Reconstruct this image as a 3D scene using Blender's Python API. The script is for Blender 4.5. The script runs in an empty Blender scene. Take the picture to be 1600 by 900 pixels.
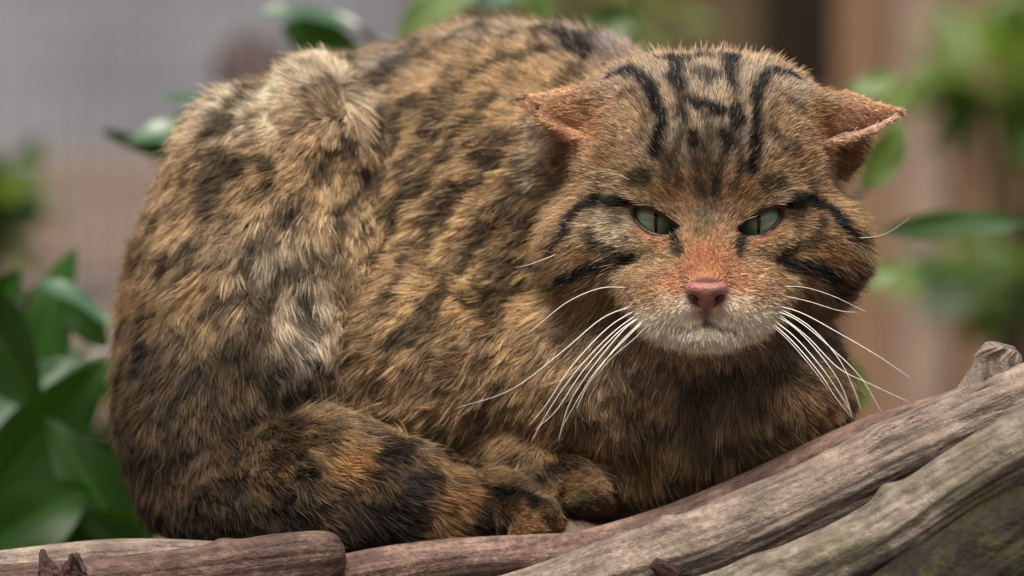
import bpy, bmesh, math, random
import numpy as np
from mathutils import Vector, Matrix, noise as mnoise
from mathutils.bvhtree import BVHTree
from mathutils.kdtree import KDTree

random.seed(7)
rng = np.random.default_rng(11)
R = math.radians

# ------------------------------------------------------------------ camera, sky, sun, exposure
scene = bpy.context.scene
S = 0.000257            # metres per photo pixel at the cat's nose
DIST = 3.0              # camera to the cat's nose
DP = DIST / S           # the same in photo pixels
ZC = 0.185              # camera height above the ground

cam_data = bpy.data.cameras.new('camera')
cam_data.sensor_width = 36.0
cam_data.lens = 36.0 * DIST / (1600 * S)
cam_data.clip_start = 0.05
cam_data.clip_end = 500
cam_data.dof.use_dof = True
cam_data.dof.focus_distance = DIST + 95 * S
cam_data.dof.aperture_fstop = 6.0
cam_data.dof.aperture_blades = 0
cam = bpy.data.objects.new('camera', cam_data)
scene.collection.objects.link(cam)
cam.location = (0, -DIST, ZC)
cam.rotation_euler = (R(90), 0, 0)
scene.camera = cam

SUN_EL, SUN_AZ = R(65), R(-165)     # azimuth measured from +Y towards +X: high, from behind the photographer's left
world = bpy.data.worlds.new('World')
scene.world = world
world.use_nodes = True
wn = world.node_tree
sky = wn.nodes.new('ShaderNodeTexSky')
sky.sky_type = 'NISHITA'
sky.sun_disc = False
sky.sun_elevation = SUN_EL
sky.sun_rotation = SUN_AZ
sky.air_density = 1.0
sky.dust_density = 8.0
sky.ozone_density = 1.0
wn.links.new(sky.outputs[0], wn.nodes['Background'].inputs[0])
wn.nodes['Background'].inputs[1].default_value = 0.075

sun_data = bpy.data.lights.new('sun', 'SUN')
sun_data.energy = 3.6
sun_data.angle = R(40)
sun_data.color = (1.0, 0.93, 0.83)
sun = bpy.data.objects.new('sun', sun_data)
scene.collection.objects.link(sun)
sd = Vector((math.sin(SUN_AZ) * math.cos(SUN_EL), math.cos(SUN_AZ) * math.cos(SUN_EL), math.sin(SUN_EL)))
sun.rotation_euler = sd.to_track_quat('Z', 'Y').to_euler()
sun.location = sd * 5

scene.view_settings.view_transform = 'Standard'
scene.view_settings.look = 'None'
scene.view_settings.exposure = 0.62
scene.view_settings.gamma = 1.0
scene.view_settings.use_curve_mapping = False
scene.render.engine = 'CYCLES'
scene.cycles.max_bounces = 6
scene.cycles.diffuse_bounces = 3
scene.cycles.glossy_bounces = 2
scene.cycles.transmission_bounces = 4
scene.cycles.transparent_max_bounces = 6
scene.cycles_curves.shape = 'RIBBONS'
scene.cycles.use_denoising = True

# ------------------------------------------------------------------ helpers
COL = scene.collection

def lin(r, g, b):
    def f(c):
        c /= 255.0
        return c / 12.92 if c <= 0.04045 else ((c + 0.055) / 1.055) ** 2.4
    return (f(r), f(g), f(b))

def W(px, py, d=0.0):
    """photo pixel at depth d (in photo pixels behind the cat's nose) -> metres"""
    k = 1 + d / DP
    return Vector(((px - 800) * k * S, d * S, ZC + (450 - py) * k * S))

def tag(o, label=None, cat=None, group=None, kind=None):
    if label: o['label'] = label
    if cat: o['category'] = cat
    if group: o['group'] = group
    if kind: o['kind'] = kind
    return o

def empty(name, loc=(0, 0, 0)):
    o = bpy.data.objects.new(name, None)
    o.empty_display_size = 0.05
    COL.objects.link(o)
    o.location = loc
    return o

def mesh_obj(name, verts, faces, mat, parent=None, smooth=True, uvs=None):
    me = bpy.data.meshes.new(name)
    me.from_pydata([tuple(v) for v in verts], [], [tuple(f) for f in faces])
    if smooth:
        me.polygons.foreach_set('use_smooth', [True] * len(me.polygons))
    if uvs is not None:
        uv = me.uv_layers.new(name='UVMap')
        li = np.empty(len(me.loops), np.int32)
        me.loops.foreach_get('vertex_index', li)
        uv.data.foreach_set('uv', np.asarray(uvs, np.float32)[li].ravel())
    me.materials.append(mat)
    o = bpy.data.objects.new(name, me)
    COL.objects.link(o)
    if parent is not None:
        o.parent = parent
        o.matrix_parent_inverse = Matrix.Translation(-Vector(parent.location)) if parent.type == 'EMPTY' else Matrix()
    return o

def catmull(pts, n):
    """pts: list of tuples (any dimension); n samples per span"""
    P = [np.array(p, float) for p in pts]
    P = [2 * P[0] - P[1]] + P + [2 * P[-1] - P[-2]]
    out = []
    for i in range(1, len(P) - 2):
        for k in range(n):
            t = k / n
            a, b, c, d = P[i - 1], P[i], P[i + 1], P[i + 2]
            out.append(0.5 * (2 * b + (c - a) * t + (2 * a - 5 * b + 4 * c - d) * t * t + (3 * b - a - 3 * c + d) * t ** 3))
    out.append(P[-2])
    return np.array(out)

class Mat:
    def __init__(self, name):
        self.m = bpy.data.materials.new(name)
        self.m.use_nodes = True
        self.t = self.m.node_tree
        self.b = self.t.nodes['Principled BSDF']
        self.o = self.t.nodes['Material Output']
    def n(self, typ, **kw):
        nd = self.t.nodes.new(typ)
        for k, v in kw.items():
            if hasattr(nd, k): setattr(nd, k, v)
            else: nd.inputs[k.replace('_', ' ')].default_value = v
        return nd
    def l(self, a, b): self.t.links.new(a, b)
    def ramp(self, src, stops):
        r = self.n('ShaderNodeValToRGB')
        e = r.color_ramp.elements
        while len(e) < len(stops): e.new(0.5)
        for el, (p, c) in zip(e, stops):
            el.position = p
            el.color = (*c, 1) if len(c) == 3 else c
        self.l(src, r.inputs[0])
        return r.outputs[0]
    def mix(self, fac, a, b):
        m = self.n('ShaderNodeMix', data_type='RGBA')
        for s, v in ((0, fac), (6, a), (7, b)):
            if hasattr(v, 'type'): self.l(v, m.inputs[s])
            else: m.inputs[s].default_value = v if s == 0 else (*v, 1)
        return m.outputs[2]

# ------------------------------------------------------------------ materials
def wood_material(name, pale, mid, dark, moss, moss_amt, rough_len=1.0, bump=0.5):
    """weathered wood: uv.x runs along the log in metres, uv.y round it in metres"""
    M = Mat(name)
    uv = M.n('ShaderNodeUVMap')
    mp = M.n('ShaderNodeMapping')
    mp.inputs['Scale'].default_value = (28 * rough_len, 190, 1)
    M.l(uv.outputs[0], mp.inputs[0])
    fib = M.n('ShaderNodeTexNoise', Scale=1.0, Detail=6.0, Roughness=0.65, Distortion=0.6)
    M.l(mp.outputs[0], fib.inputs['Vector'])
    tc = M.n('ShaderNodeTexCoord')
    big = M.n('ShaderNodeTexNoise', Scale=52.0, Detail=7.0, Roughness=0.7)
    M.l(tc.outputs['Object'], big.inputs['Vector'])
    fine = M.n('ShaderNodeTexNoise', Scale=420.0, Detail=4.0, Roughness=0.7)
    M.l(tc.outputs['Object'], fine.inputs['Vector'])
    c1 = M.ramp(big.outputs[0], [(0.28, tuple((x + y) / 2 for x, y in zip(dark, mid))), (0.5, mid), (0.72, pale)])
    fr = M.ramp(fib.outputs[0], [(0.32, (0.25, 0.22, 0.2)), (0.5, (0.85, 0.83, 0.8)), (0.7, (1.25, 1.2, 1.15))])
    mul = M.n('ShaderNodeMix', data_type='RGBA', blend_type='MULTIPLY')
    mul.inputs[0].default_value = 0.75
    M.l(c1, mul.inputs[6]); M.l(fr, mul.inputs[7])
    f2 = M.ramp(fine.outputs[0], [(0.3, (0.55, 0.53, 0.5)), (0.6, (1.15, 1.15, 1.15))])
    mul2 = M.n('ShaderNodeMix', data_type='RGBA', blend_type='MULTIPLY')
    mul2.inputs[0].default_value = 0.7
    M.l(mul.outputs[2], mul2.inputs[6]); M.l(f2, mul2.inputs[7])
    ms = M.n('ShaderNodeTexNoise', Scale=55.0, Detail=8.0, Roughness=0.75)
    ms2 = M.n('ShaderNodeMapping'); ms2.inputs['Location'].default_value = (3.1, 1.7, 8.2)
    M.l(tc.outputs['Object'], ms2.inputs[0]); M.l(ms2.outputs[0], ms.inputs['Vector'])
    mf = M.ramp(ms.outputs[0], [(0.62 - 0.3 * moss_amt, (0, 0, 0)), (0.78 - 0.3 * moss_amt, (1, 1, 1))])
    mfs = M.n('ShaderNodeMath', operation='MULTIPLY'); mfs.inputs[1].default_value = 0.75
    M.l(mf, mfs.inputs[0])
    col = M.mix(mfs.outputs[0], mul2.outputs[2], moss)
    mp2 = M.n('ShaderNodeMapping'); mp2.inputs['Scale'].default_value = (14, 260, 1)
    M.l(uv.outputs[0], mp2.inputs[0])
    crk = M.n('ShaderNodeTexNoise', Scale=1.0, Detail=3.0, Roughness=0.55, Distortion=1.2)
    M.l(mp2.outputs[0], crk.inputs['Vector'])
    cf = M.ramp(crk.outputs[0], [(0.475, (0, 0, 0)), (0.5, (1, 1, 1)), (0.525, (0, 0, 0))])
    gate = M.n('ShaderNodeTexNoise', Scale=24.0, Detail=3.0); M.l(tc.outputs['Object'], gate.inputs['Vector'])
    gf = M.ramp(gate.outputs[0], [(0.5, (0, 0, 0)), (0.62, (1, 1, 1))])
    cm = M.n('ShaderNodeMath', operation='MULTIPLY'); M.l(cf, cm.inputs[0]); M.l(gf, cm.inputs[1])
    col = M.mix(cm.outputs[0], col, tuple(c * 0.4 for c in dark))
    spk = M.n('ShaderNodeTexNoise', Scale=900.0, Detail=3.0, Roughness=0.8); M.l(tc.outputs['Object'], spk.inputs['Vector'])
    sf = M.ramp(spk.outputs[0], [(0.6, (0, 0, 0)), (0.7, (1, 1, 1))])
    sfm = M.n('ShaderNodeMath', operation='MULTIPLY'); sfm.inputs[1].default_value = 0.7; M.l(sf, sfm.inputs[0])
    col = M.mix(sfm.outputs[0], col, tuple(c * 0.7 for c in dark))
    # dark pits
    vor = M.n('ShaderNodeTexVoronoi', Scale=26.0, Randomness=1.0)
    M.l(tc.outputs['Object'], vor.inputs['Vector'])
    pit = M.ramp(vor.outputs['Distance'], [(0.06, (1, 1, 1)), (0.13, (0, 0, 0))])
    col = M.mix(pit, col, tuple(c * 0.35 for c in dark))
    M.l(col, M.b.inputs['Base Color'])
    M.b.inputs['Roughness'].default_value = 0.8
    M.b.inputs['Specular IOR Level'].default_value = 0.3
    ad = M.n('ShaderNodeMath', operation='ADD'); M.l(fib.outputs[0], ad.inputs[0]); M.l(fine.outputs[0], ad.inputs[1])
    bp = M.n('ShaderNodeBump', Strength=bump, Distance=0.002)
    M.l(ad.outputs[0], bp.inputs['Height'])
    M.l(bp.outputs[0], M.b.inputs['Normal'])
    return M.m

def leaf_material(name, deep, light, trans, rough=0.32):
    M = Mat(name)
    uv = M.n('ShaderNodeUVMap')
    sep = M.n('ShaderNodeSeparateXYZ'); M.l(uv.outputs[0], sep.inputs[0])
    ab = M.n('ShaderNodeMath', operation='ABSOLUTE'); M.l(sep.outputs[1], ab.inputs[0])
    rib = M.ramp(ab.outputs[0], [(0.03, (1, 1, 1)), (0.08, (0, 0, 0))])
    tc = M.n('ShaderNodeTexCoord')
    nz = M.n('ShaderNodeTexNoise', Scale=30.0, Detail=4.0); M.l(tc.outputs['Object'], nz.inputs['Vector'])
    oi = M.n('ShaderNodeObjectInfo')
    a2 = M.n('ShaderNodeMath', operation='MULTIPLY_ADD'); a2.inputs[1].default_value = 0.5; M.l(oi.outputs['Random'], a2.inputs[0]); M.l(nz.outputs[0], a2.inputs[2])
    base = M.ramp(a2.outputs[0], [(0.4, deep), (1.0, light)])
    col = M.mix(rib, base, tuple(min(1, c * 1.15) for c in light))
    M.l(col, M.b.inputs['Base Color'])
    M.b.inputs['Roughness'].default_value = rough
    M.b.inputs['Specular IOR Level'].default_value = 0.6
    tr = M.n('ShaderNodeBsdfTranslucent'); tr.inputs[0].default_value = (*trans, 1)
    mx = M.n('ShaderNodeMixShader'); mx.inputs[0].default_value = 0.35
    M.l(M.b.outputs[0], mx.inputs[1]); M.l(tr.outputs[0], mx.inputs[2])
    M.l(mx.outputs[0], M.o.inputs[0])
    return M.m

def plain_noise_material(name, a, b, scale, rough=0.9, bump=0.3, stretch=(1, 1, 1)):
    M = Mat(name)
    tc = M.n('ShaderNodeTexCoord')
    mp = M.n('ShaderNodeMapping'); mp.inputs['Scale'].default_value = stretch
    M.l(tc.outputs['Object'], mp.inputs[0])
    nz = M.n('ShaderNodeTexNoise', Scale=scale, Detail=8.0, Roughness=0.65)
    M.l(mp.outputs[0], nz.inputs['Vector'])
    oi = M.n('ShaderNodeObjectInfo')
    hv = M.n('ShaderNodeHueSaturation')
    sc = M.n('ShaderNodeMath', operation='MULTIPLY_ADD'); sc.inputs[1].default_value = 0.35; sc.inputs[2].default_value = 0.82
    M.l(oi.outputs['Random'], sc.inputs[0]); M.l(sc.outputs[0], hv.inputs['Value'])
    M.l(M.ramp(nz.outputs[0], [(0.35, a), (0.65, b)]), hv.inputs['Color'])
    M.l(hv.outputs[0], M.b.inputs['Base Color'])
    M.b.inputs['Roughness'].default_value = rough
    bp = M.n('ShaderNodeBump', Strength=bump, Distance=0.003)
    M.l(nz.outputs[0], bp.inputs['Height']); M.l(bp.outputs[0], M.b.inputs['Normal'])
    return M.m

MT = {}
MT['ground'] = plain_noise_material('earth', (0.05, 0.035, 0.025), (0.13, 0.095, 0.07), 25)
MT['board'] = plain_noise_material('fence_board_wood', lin(98, 74, 56), lin(146, 116, 90), 9, stretch=(6, 6, 0.5))
MT['board_dark'] = plain_noise_material('dark_board_wood', lin(40, 30, 20), lin(70, 54, 36), 9, stretch=(6, 6, 0.5))
MT['olive'] = plain_noise_material('olive_board_wood', lin(72, 60, 40), lin(98, 82, 54), 9, stretch=(6, 6, 0.5))
MT['sleeper'] = plain_noise_material('sleeper_wood', lin(112, 94, 82), lin(146, 127, 113), 7, stretch=(0.5, 6, 6))
MT['wall'] = plain_noise_material('grey_render', lin(112, 114, 122), lin(148, 150, 158), 3.0, bump=0.1)
MT['wire'] = plain_noise_material('galvanised_wire', (0.3, 0.31, 0.33), (0.42, 0.42, 0.45), 40, rough=0.5, bump=0.0)
MT['wood_grey'] = wood_material('weathered_grey_wood', lin(178, 162, 150), lin(134, 120, 110), lin(72, 66, 64), lin(120, 112, 78), 0.15, bump=0.8)
MT['wood_front'] = wood_material('mossy_grey_wood', lin(170, 158, 146), lin(116, 108, 96), lin(58, 55, 50), lin(96, 96, 62), 0.26, bump=0.8)
MT['wood_pink'] = wood_material('pinkish_bark', lin(160, 134, 124), lin(112, 90, 82), lin(58, 46, 42), lin(126, 112, 78), 0.12, bump=0.8)
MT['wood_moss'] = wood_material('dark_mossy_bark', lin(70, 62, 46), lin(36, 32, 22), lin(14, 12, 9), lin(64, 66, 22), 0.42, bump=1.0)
MT['wood_dark'] = wood_material('dark_broken_wood', lin(120, 92, 82), lin(70, 50, 46), lin(28, 20, 18), lin(70, 60, 40), 0.05, bump=1.0)
MT['wood_bark'] = wood_material('dark_pinkish_bark', lin(142, 118, 110), lin(98, 78, 72), lin(48, 38, 36), lin(104, 94, 62), 0.12, bump=1.0)
MT['stem'] = plain_noise_material('green_stem', lin(34, 36, 16), lin(58, 56, 28), 60, rough=0.6)
MT['leaf'] = leaf_material('laurel_leaf', (0.006, 0.024, 0.003), (0.026, 0.075, 0.010), (0.045, 0.13, 0.005), 0.42)
for nd in MT['leaf'].node_tree.nodes:
    if nd.type == 'BSDF_PRINCIPLED': nd.inputs['Specular IOR Level'].default_value = 0.3
MT['leaf_light'] = leaf_material('light_leaf', (0.05, 0.10, 0.012), (0.11, 0.19, 0.03), (0.20, 0.34, 0.03), 0.5)
MT['leaf_glossy'] = leaf_material('glossy_leaf', (0.03, 0.08, 0.035), (0.08, 0.17, 0.09), (0.08, 0.22, 0.03), 0.2)  # lighter green base stands in for part of the sky reflection
for nd in MT['leaf_glossy'].node_tree.nodes:
    if nd.type == 'BSDF_PRINCIPLED':
        nd.inputs['Coat Weight'].default_value = 1.0; nd.inputs['Coat Roughness'].default_value = 0.38; nd.inputs['Coat IOR'].default_value = 1.55

# ------------------------------------------------------------------ the setting
def ground_height(x, y):
    """bare earth, gently uneven, banked up under the right end of the log pile"""
    h = 0.012 + 0.012 * mnoise.noise(Vector((x * 2.3, y * 2.3, 0))) + 0.004 * mnoise.noise(Vector((x * 14, y * 14, 3)))
    sm = lambda a, b_, v: (lambda t: t * t * (3 - 2 * t))(min(1, max(0, (v - a) / (b_ - a))))
    h += 0.075 * sm(0.08, 0.3, x) * sm(0.95, 0.5, x) * sm(0.5, 0.05, abs(y))
    return h if max(abs(x), abs(y)) < 12 else 0.0
n = 240
axs = [math.copysign(150 * abs(2 * k / n - 1) ** 4.2, k - n / 2) for k in range(n + 1)]
gv = [(x, y, ground_height(x, y)) for y in axs for x in axs]
gf = [(q * (n + 1) + p, q * (n + 1) + p + 1, (q + 1) * (n + 1) + p + 1, (q + 1) * (n + 1) + p) for q in range(n) for p in range(n)]
ground = mesh_obj('ground', gv, gf, MT['ground'])
tag(ground, 'brown bare earth floor under the logs', 'ground', kind='structure')

def box_verts(x0, x1, y0, y1, z0, z1):
    v = [(x0, y0, z0), (x1, y0, z0), (x1, y1, z0), (x0, y1, z0), (x0, y0, z1), (x1, y0, z1), (x1, y1, z1), (x0, y1, z1)]
    f = [(0, 3, 2, 1), (4, 5, 6, 7), (0, 1, 5, 4), (1, 2, 6, 5), (2, 3, 7, 6), (3, 0, 4, 7)]
    return v, f

def board(name, x0, x1, y0, y1, z0, z1, mat, parent, bev=0.004):
    v, f = box_verts(x0, x1, y0, y1, z0, z1)
    me = bpy.data.meshes.new(name)
    bm = bmesh.new()
    vv = [bm.verts.new(p) for p in v]
    for q in f: bm.faces.new([vv[i] for i in q])
    bmesh.ops.bevel(bm, geom=bm.edges[:], offset=bev, segments=2, affect='EDGES')
    bm.to_mesh(me); bm.free()
    me.materials.append(mat)
    o = bpy.data.objects.new(name, me)
    COL.objects.link(o)
    if parent is not None:
        o.parent = parent
        o.matrix_parent_inverse = Matrix.Translation(-Vector(parent.location))
    return o

# pale rendered wall far behind on the left
WD = 13500
p0, p1 = W(-900, 0, WD), W(700, 0, WD)
wall = board('garden_wall', p0.x, p1.x, p0.y, p0.y + 0.2, -0.1, 2.4, MT['wall'], None, 0.01)
tag(wall, 'pale grey wall behind the wire mesh', 'wall')

# wire mesh panel in front of it
mesh_root = empty('wire_mesh_panel', W(150, 450, 5200)); mesh_root.location.z = 0
tag(mesh_root, 'galvanised square wire mesh panel in front of the pale grey wall', 'wire mesh')
def tube(name, pts, radii, mat, parent=None, sides=8, cap=True, uv=False):
    pts = [Vector(p) for p in pts]
    n = len(pts)
    vs, fs, uvs = [], [], []
    up = Vector((0, 0, 1))
    along = 0
    prev = None
    for i, p in enumerate(pts):
        t = (pts[min(i + 1, n - 1)] - pts[max(i - 1, 0)]).normalized()
        if prev is None:
            a = t.cross(up) if abs(t.dot(up)) < 0.95 else t.cross(Vector((1, 0, 0)))
        else:
            a = prev - t * prev.dot(t)
        a.normalize(); prev = a
        b = t.cross(a)
        if i: along += (p - pts[i - 1]).length
        for k in range(sides):
            th = 2 * math.pi * k / sides
            vs.append(p + (a * math.cos(th) + b * math.sin(th)) * radii[i])
            uvs.append((along, th * radii[i]))
    for i in range(n - 1):
        for k in range(sides):
            k2 = (k + 1) % sides
            fs.append((i * sides + k, i * sides + k2, (i + 1) * sides + k2, (i + 1) * sides + k))
    if cap:
        fs.append(tuple(range(sides - 1, -1, -1)))
        fs.append(tuple((n - 1) * sides + k for k in range(sides)))
    return mesh_obj(name, vs, fs, mat, parent, True, uvs)
MD = 5200
mp0, mp1 = W(-420, 0, MD), W(560, 0, MD)
zt = 0.62
nx = int((mp1.x - mp0.x) / 0.0125)
for i in range(nx + 1):
    x = mp0.x + (mp1.x - mp0.x) * i / nx
    tube('wire', [(x, mp0.y, 0.14), (x, mp0.y, zt)], [0.0007] * 2, MT['wire'], mesh_root, 5)
for j in range(30):
    z = 0.14 + (zt - 0.14) * j / 29
    tube('wire', [(mp0.x, mp0.y + 0.0013, z), (mp1.x, mp0.y + 0.0013, z)], [0.0007] * 2, MT['wire'], mesh_root, 5)
tube('frame', [(mp0.x, mp0.y, 0.14), (mp1.x, mp0.y, 0.14)], [0.006] * 2, MT['wire'], mesh_root, 8)

# low wall of timber sleepers under the mesh
slp = empty('sleeper_wall', (0, 0, 0))
tag(slp, 'low retaining wall of horizontal brown timber sleepers below the wire mesh', 'wall')
SDP = 7600
a0, a1 = W(-420, 0, SDP), W(900, 0, SDP)
ztop = W(0, 240, SDP).z
k = 0
z = ztop
while z > -0.1:
    board('sleeper', a0.x - 0.02 * (k % 2), a1.x + 0.013 * k, a0.y + 0.004 * (k % 2), a0.y + 0.12, z - 0.088, z, MT['sleeper'], slp, 0.006)
    z -= 0.092; k += 1

# plank fence on the right
FD = 8600
fence = empty('board_fence', (0, 0, 0))
tag(fence, 'tall fence of vertical tan wooden boards with a dark gap', 'fence')
spec = [(640, 760, 'olive'), (766, 900, 'olive'), (906, 1040, 'olive'), (1046, 1186, 'olive'),
        (1306, 1400, 'board'), (1406, 1486, 'board'), (1492, 1590, 'board'), (1596, 1700, 'board'), (1706, 1820, 'board'), (1826, 1960, 'board')]
fy = W(0, 0, FD).y
for i, (x0, x1, m) in enumerate(spec):
    board('fence_board', W(x0, 0, FD).x, W(x1, 0, FD).x, fy + 0.003 * (i % 2), fy + 0.022, -0.06, 1.5, MT[m], fence)
for zz in (0.25, 1.2):
    board('rail', W(640, 0, FD).x, W(1960, 0, FD).x, fy + 0.03, fy + 0.08, zz, zz + 0.07, MT['board'], fence)
post = board('fence_post', W(1404, 0, FD - 500).x, W(1482, 0, FD - 500).x, W(0, 0, FD - 500).y, W(0, 0, FD - 500).y + 0.05, -0.06, 1.5, MT['sleeper'], None)
tag(post, 'pale squared timber post in front of the tan board fence', 'post')
backing = board('gap_backing', W(900, 0, FD + 1500).x, W(1560, 0, FD + 1500).x, W(0, 0, FD + 1500).y, W(0, 0, FD + 1500).y + 0.05, -0.06, 1.7, MT['board_dark'], None)  # dark backing board behind the gap between the fence boards
tag(backing, 'dark brown panel seen through the gap in the board fence', 'panel')

# ------------------------------------------------------------------ logs
def log_geo(ctrl, seed, sides=128, per=40, wob=0.07, fib=0.035, knots=()):
    """ctrl: (px, py, depth, radius_px). returns verts, faces, uvs in metres"""
    sp = catmull(ctrl, per)
    k = 1 + sp[:, 2] / DP
    P = np.stack([(sp[:, 0] - 800) * k * S, sp[:, 2] * S, ZC + (450 - sp[:, 1]) * k * S], 1)
    rad = sp[:, 3] * k * S
    n = len(P)
    T = np.gradient(P, axis=0); T /= np.linalg.norm(T, axis=1)[:, None]
    up = np.array([0, 0, 1.0])
    A = np.cross(T, up); A /= np.linalg.norm(A, axis=1)[:, None]
    B = np.cross(A, T)
    al = np.concatenate([[0], np.cumsum(np.linalg.norm(np.diff(P, axis=0), axis=1))])
    vs, uvs = [], []
    for i in range(n):
        for j in range(sides + 1):
            if j == sides: continue
            th = 2 * math.pi * j / sides
            c, s_ = math.cos(th), math.sin(th)
            d = A[i] * c + B[i] * s_
            r = rad[i]
            q = Vector((al[i] * 9 + seed * 7.3, c * 1.1, s_ * 1.1))
            r *= 1 + wob * 2 * mnoise.noise(q) + wob * mnoise.noise(q * 2.7)
            q2 = Vector((al[i] * 22 + seed, c * 7, s_ * 7))
            f = mnoise.noise(q2)
            r *= 1 + fib * f - fib * 2.0 * max(0, 0.25 - abs(mnoise.noise(q2 * 0.6 + Vector((9, 2, 4)))) * 2.5)
            for (ka, kth, kr, kh) in knots:
                dd = ((al[i] - ka * al[-1]) ** 2 + ((math.atan2(math.sin(th - kth), math.cos(th - kth))) * rad[i]) ** 2) / (kr * S) ** 2
                if dd < 6: r += kh * S * math.exp(-dd)
            vs.append(P[i] + d * r)
            uvs.append((al[i], th * rad[i]))
    fs = []
    for i in range(n - 1):
        for j in range(sides):
            j2 = (j + 1) % sides
            fs.append((i * sides + j, i * sides + j2, (i + 1) * sides + j2, (i + 1) * sides + j))
    # rough ends
    for e, i in ((0, 0), (1, n - 1)):
        c0 = len(vs)
        for ring in (0.6, 0.25):
            for j in range(sides):
                base = np.array(vs[i * sides + j])
                p = P[i] + (base - P[i]) * ring + T[i] * (1 if e else -1) * rad[i] * (0.1 + 0.12 * mnoise.noise(Vector(tuple(base * 90))))
                vs.append(p); uvs.append((al[i] + ring * 0.01, j / sides * ring * rad[i] * 6))
        ci = len(vs); vs.append(P[i] + T[i] * (1 if e else -1) * rad[i] * 0.1); uvs.append((al[i], 0))
        for j in range(sides):
            j2 = (j + 1) % sides
            q1 = [i * sides + j, i * sides + j2, c0 + j2, c0 + j]
            q2 = [c0 + j, c0 + j2, c0 + sides + j2, c0 + sides + j]
            q3 = [c0 + sides + j, c0 + sides + j2, ci]
            for q in (q1, q2, q3): fs.append(tuple(q if e else q[::-1]))
    return vs, fs, uvs

def log(name, ctrl, mat, seed, label, parent=None, **kw):
    v, f, u = log_geo(ctrl, seed, **kw)
    o = mesh_obj(name, v, f, MT[mat], parent, True, u)
    if label: tag(o, label, 'log', 'logs under the cat')
    return o

# main long grey log
lg = empty('grey_log', W(1100, 900, 200)); lg.location.z = 0
tag(lg, 'thick weathered grey log with a stub knot, running beneath the cat\'s chest', 'log', 'logs under the cat')
log('trunk', [(520, 1010, 60, 62), (760, 975, 70, 64), (960, 902, 75, 60), (1130, 842, 85, 58), (1300, 766, 95, 58), (1450, 692, 105, 60), (1600, 630, 120, 62), (1760, 590, 130, 68)],
    'wood_grey', 3, None, lg, per=56, knots=((0.42, 1.2, 20, 8), (0.7, 1.0, 26, 9)))
log('knot', [(1052, 902, 20, 16), (1034, 888, 8, 13), (1022, 880, 2, 9)], 'wood_dark', 5, None, lg, per=8, sides=24, wob=0.2, fib=0.1)
# pale upper strip log behind it (against the cat's chest)
log('slender_log', [(560, 955, 190, 40), (760, 918, 190, 38), (900, 872, 190, 38), (1060, 824, 190, 38), (1200, 766, 190, 40), (1340, 702, 190, 42), (1500, 650, 200, 42), (1700, 580, 250, 46)],
    'wood_pink', 12, 'slender pinkish brown log tucked between the cat and the thick grey log', per=48)
# front log
fl = empty('mottled_log', W(1400, 1000, -80)); fl.location.z = 0
tag(fl, 'mottled green-grey log lying in front of the thick grey log', 'log', 'logs under the cat')
log('trunk', [(860, 1020, -50, 54), (1060, 968, -54, 54), (1220, 914, -58, 56), (1380, 838, -66, 57), (1500, 758, -75, 57), (1620, 688, -85, 57), (1760, 610, -90, 57)],
    'wood_front', 21, None, fl, per=56, knots=((0.6, 1.5, 24, 12), (0.35, 1.4, 34, 6)))
# dark mossy one below right
log('mossy_log', [(1300, 1085, -60, 120), (1450, 985, -50, 130), (1600, 880, -40, 130), (1760, 790, -30, 130)],
    'wood_moss', 33, 'dark moss-covered log in the shade below the mottled front log', per=60, wob=0.1, fib=0.07)
# left log
ll = empty('short_log', W(300, 960, 120)); ll.location.z = 0
tag(ll, 'short pinkish grey log with a broken twig, ending under the ringed tail', 'log', 'logs under the cat')
log('trunk', [(-120, 936, 110, 42), (60, 916, 105, 38), (200, 906, 100, 38), (330, 892, 98, 40), (440, 876, 96, 43), (505, 868, 96, 40), (530, 866, 96, 29), (538, 865, 96, 16)], 'wood_bark', 41, None, ll, per=40, knots=((0.42, 1.6, 16, 8), (0.72, 1.3, 20, 7)))
def jagged_stub(name, base, axis, r, h, mat, parent, seed, sides=72, tall=0.8):
    '''snapped-off branch: bark sleeve with a torn, splintered top'''
    base, ax = Vector(base), Vector(axis).normalized()
    a = ax.cross(Vector((0, 1, 0.2))).normalized(); bb = ax.cross(a)
    vs, fs, uvs = [], [], []
    rows = 22
    for i in range(rows + 1):
        t = i / rows
        for j in range(sides):
            th = 2 * math.pi * j / sides
            c_, s_ = math.cos(th), math.sin(th)
            tear = 0.5 + tall * mnoise.noise(Vector((c_ * 2.2 + seed, s_ * 2.2, 1))) + 0.35 * tall * mnoise.noise(Vector((c_ * 7 + seed, s_ * 7, 5)))
            q = Vector((c_ * 3 + seed, s_ * 3, t * 4))
            rr = r * (1.25 - 0.35 * t) * (1 + 0.18 * mnoise.noise(q) + 0.14 * mnoise.noise(Vector((c_ * 9, s_ * 9, t * 2 + seed))))
            if t < 0.7:
                hh = h * (t / 0.7) * max(0.25, tear + 0.3)
            else:                       # folds inwards to the torn heart
                k = (t - 0.7) / 0.3
                rr *= 1 - 0.93 * k
                hh = h * (max(0.25, tear + 0.3) * (1 - k) + 0.45 * k) + r * 0.25 * mnoise.noise(Vector((c_ * 5 * (1 - k), s_ * 5 * (1 - k), seed)))
            vs.append(base + (a * c_ + bb * s_) * rr + ax * hh); uvs.append((hh, th * r))
    for i in range(rows):
        for j in range(sides):
            j2 = (j + 1) % sides
            fs.append((i * sides + j, i * sides + j2, (i + 1) * sides + j2, (i + 1) * sides + j))
    fs.append(tuple(rows * sides + j for j in range(sides)))
    return mesh_obj(name, vs, fs, MT[mat], parent, True, uvs)
log('knot_stub', [(1540, 645, 130, 58), (1550, 605, 128, 46), (1556, 575, 126, 38), (1560, 552, 124, 34), (1562, 538, 124, 24)], 'wood_grey', 8, None, lg, per=14, sides=64, wob=0.16, fib=0.1)
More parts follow.
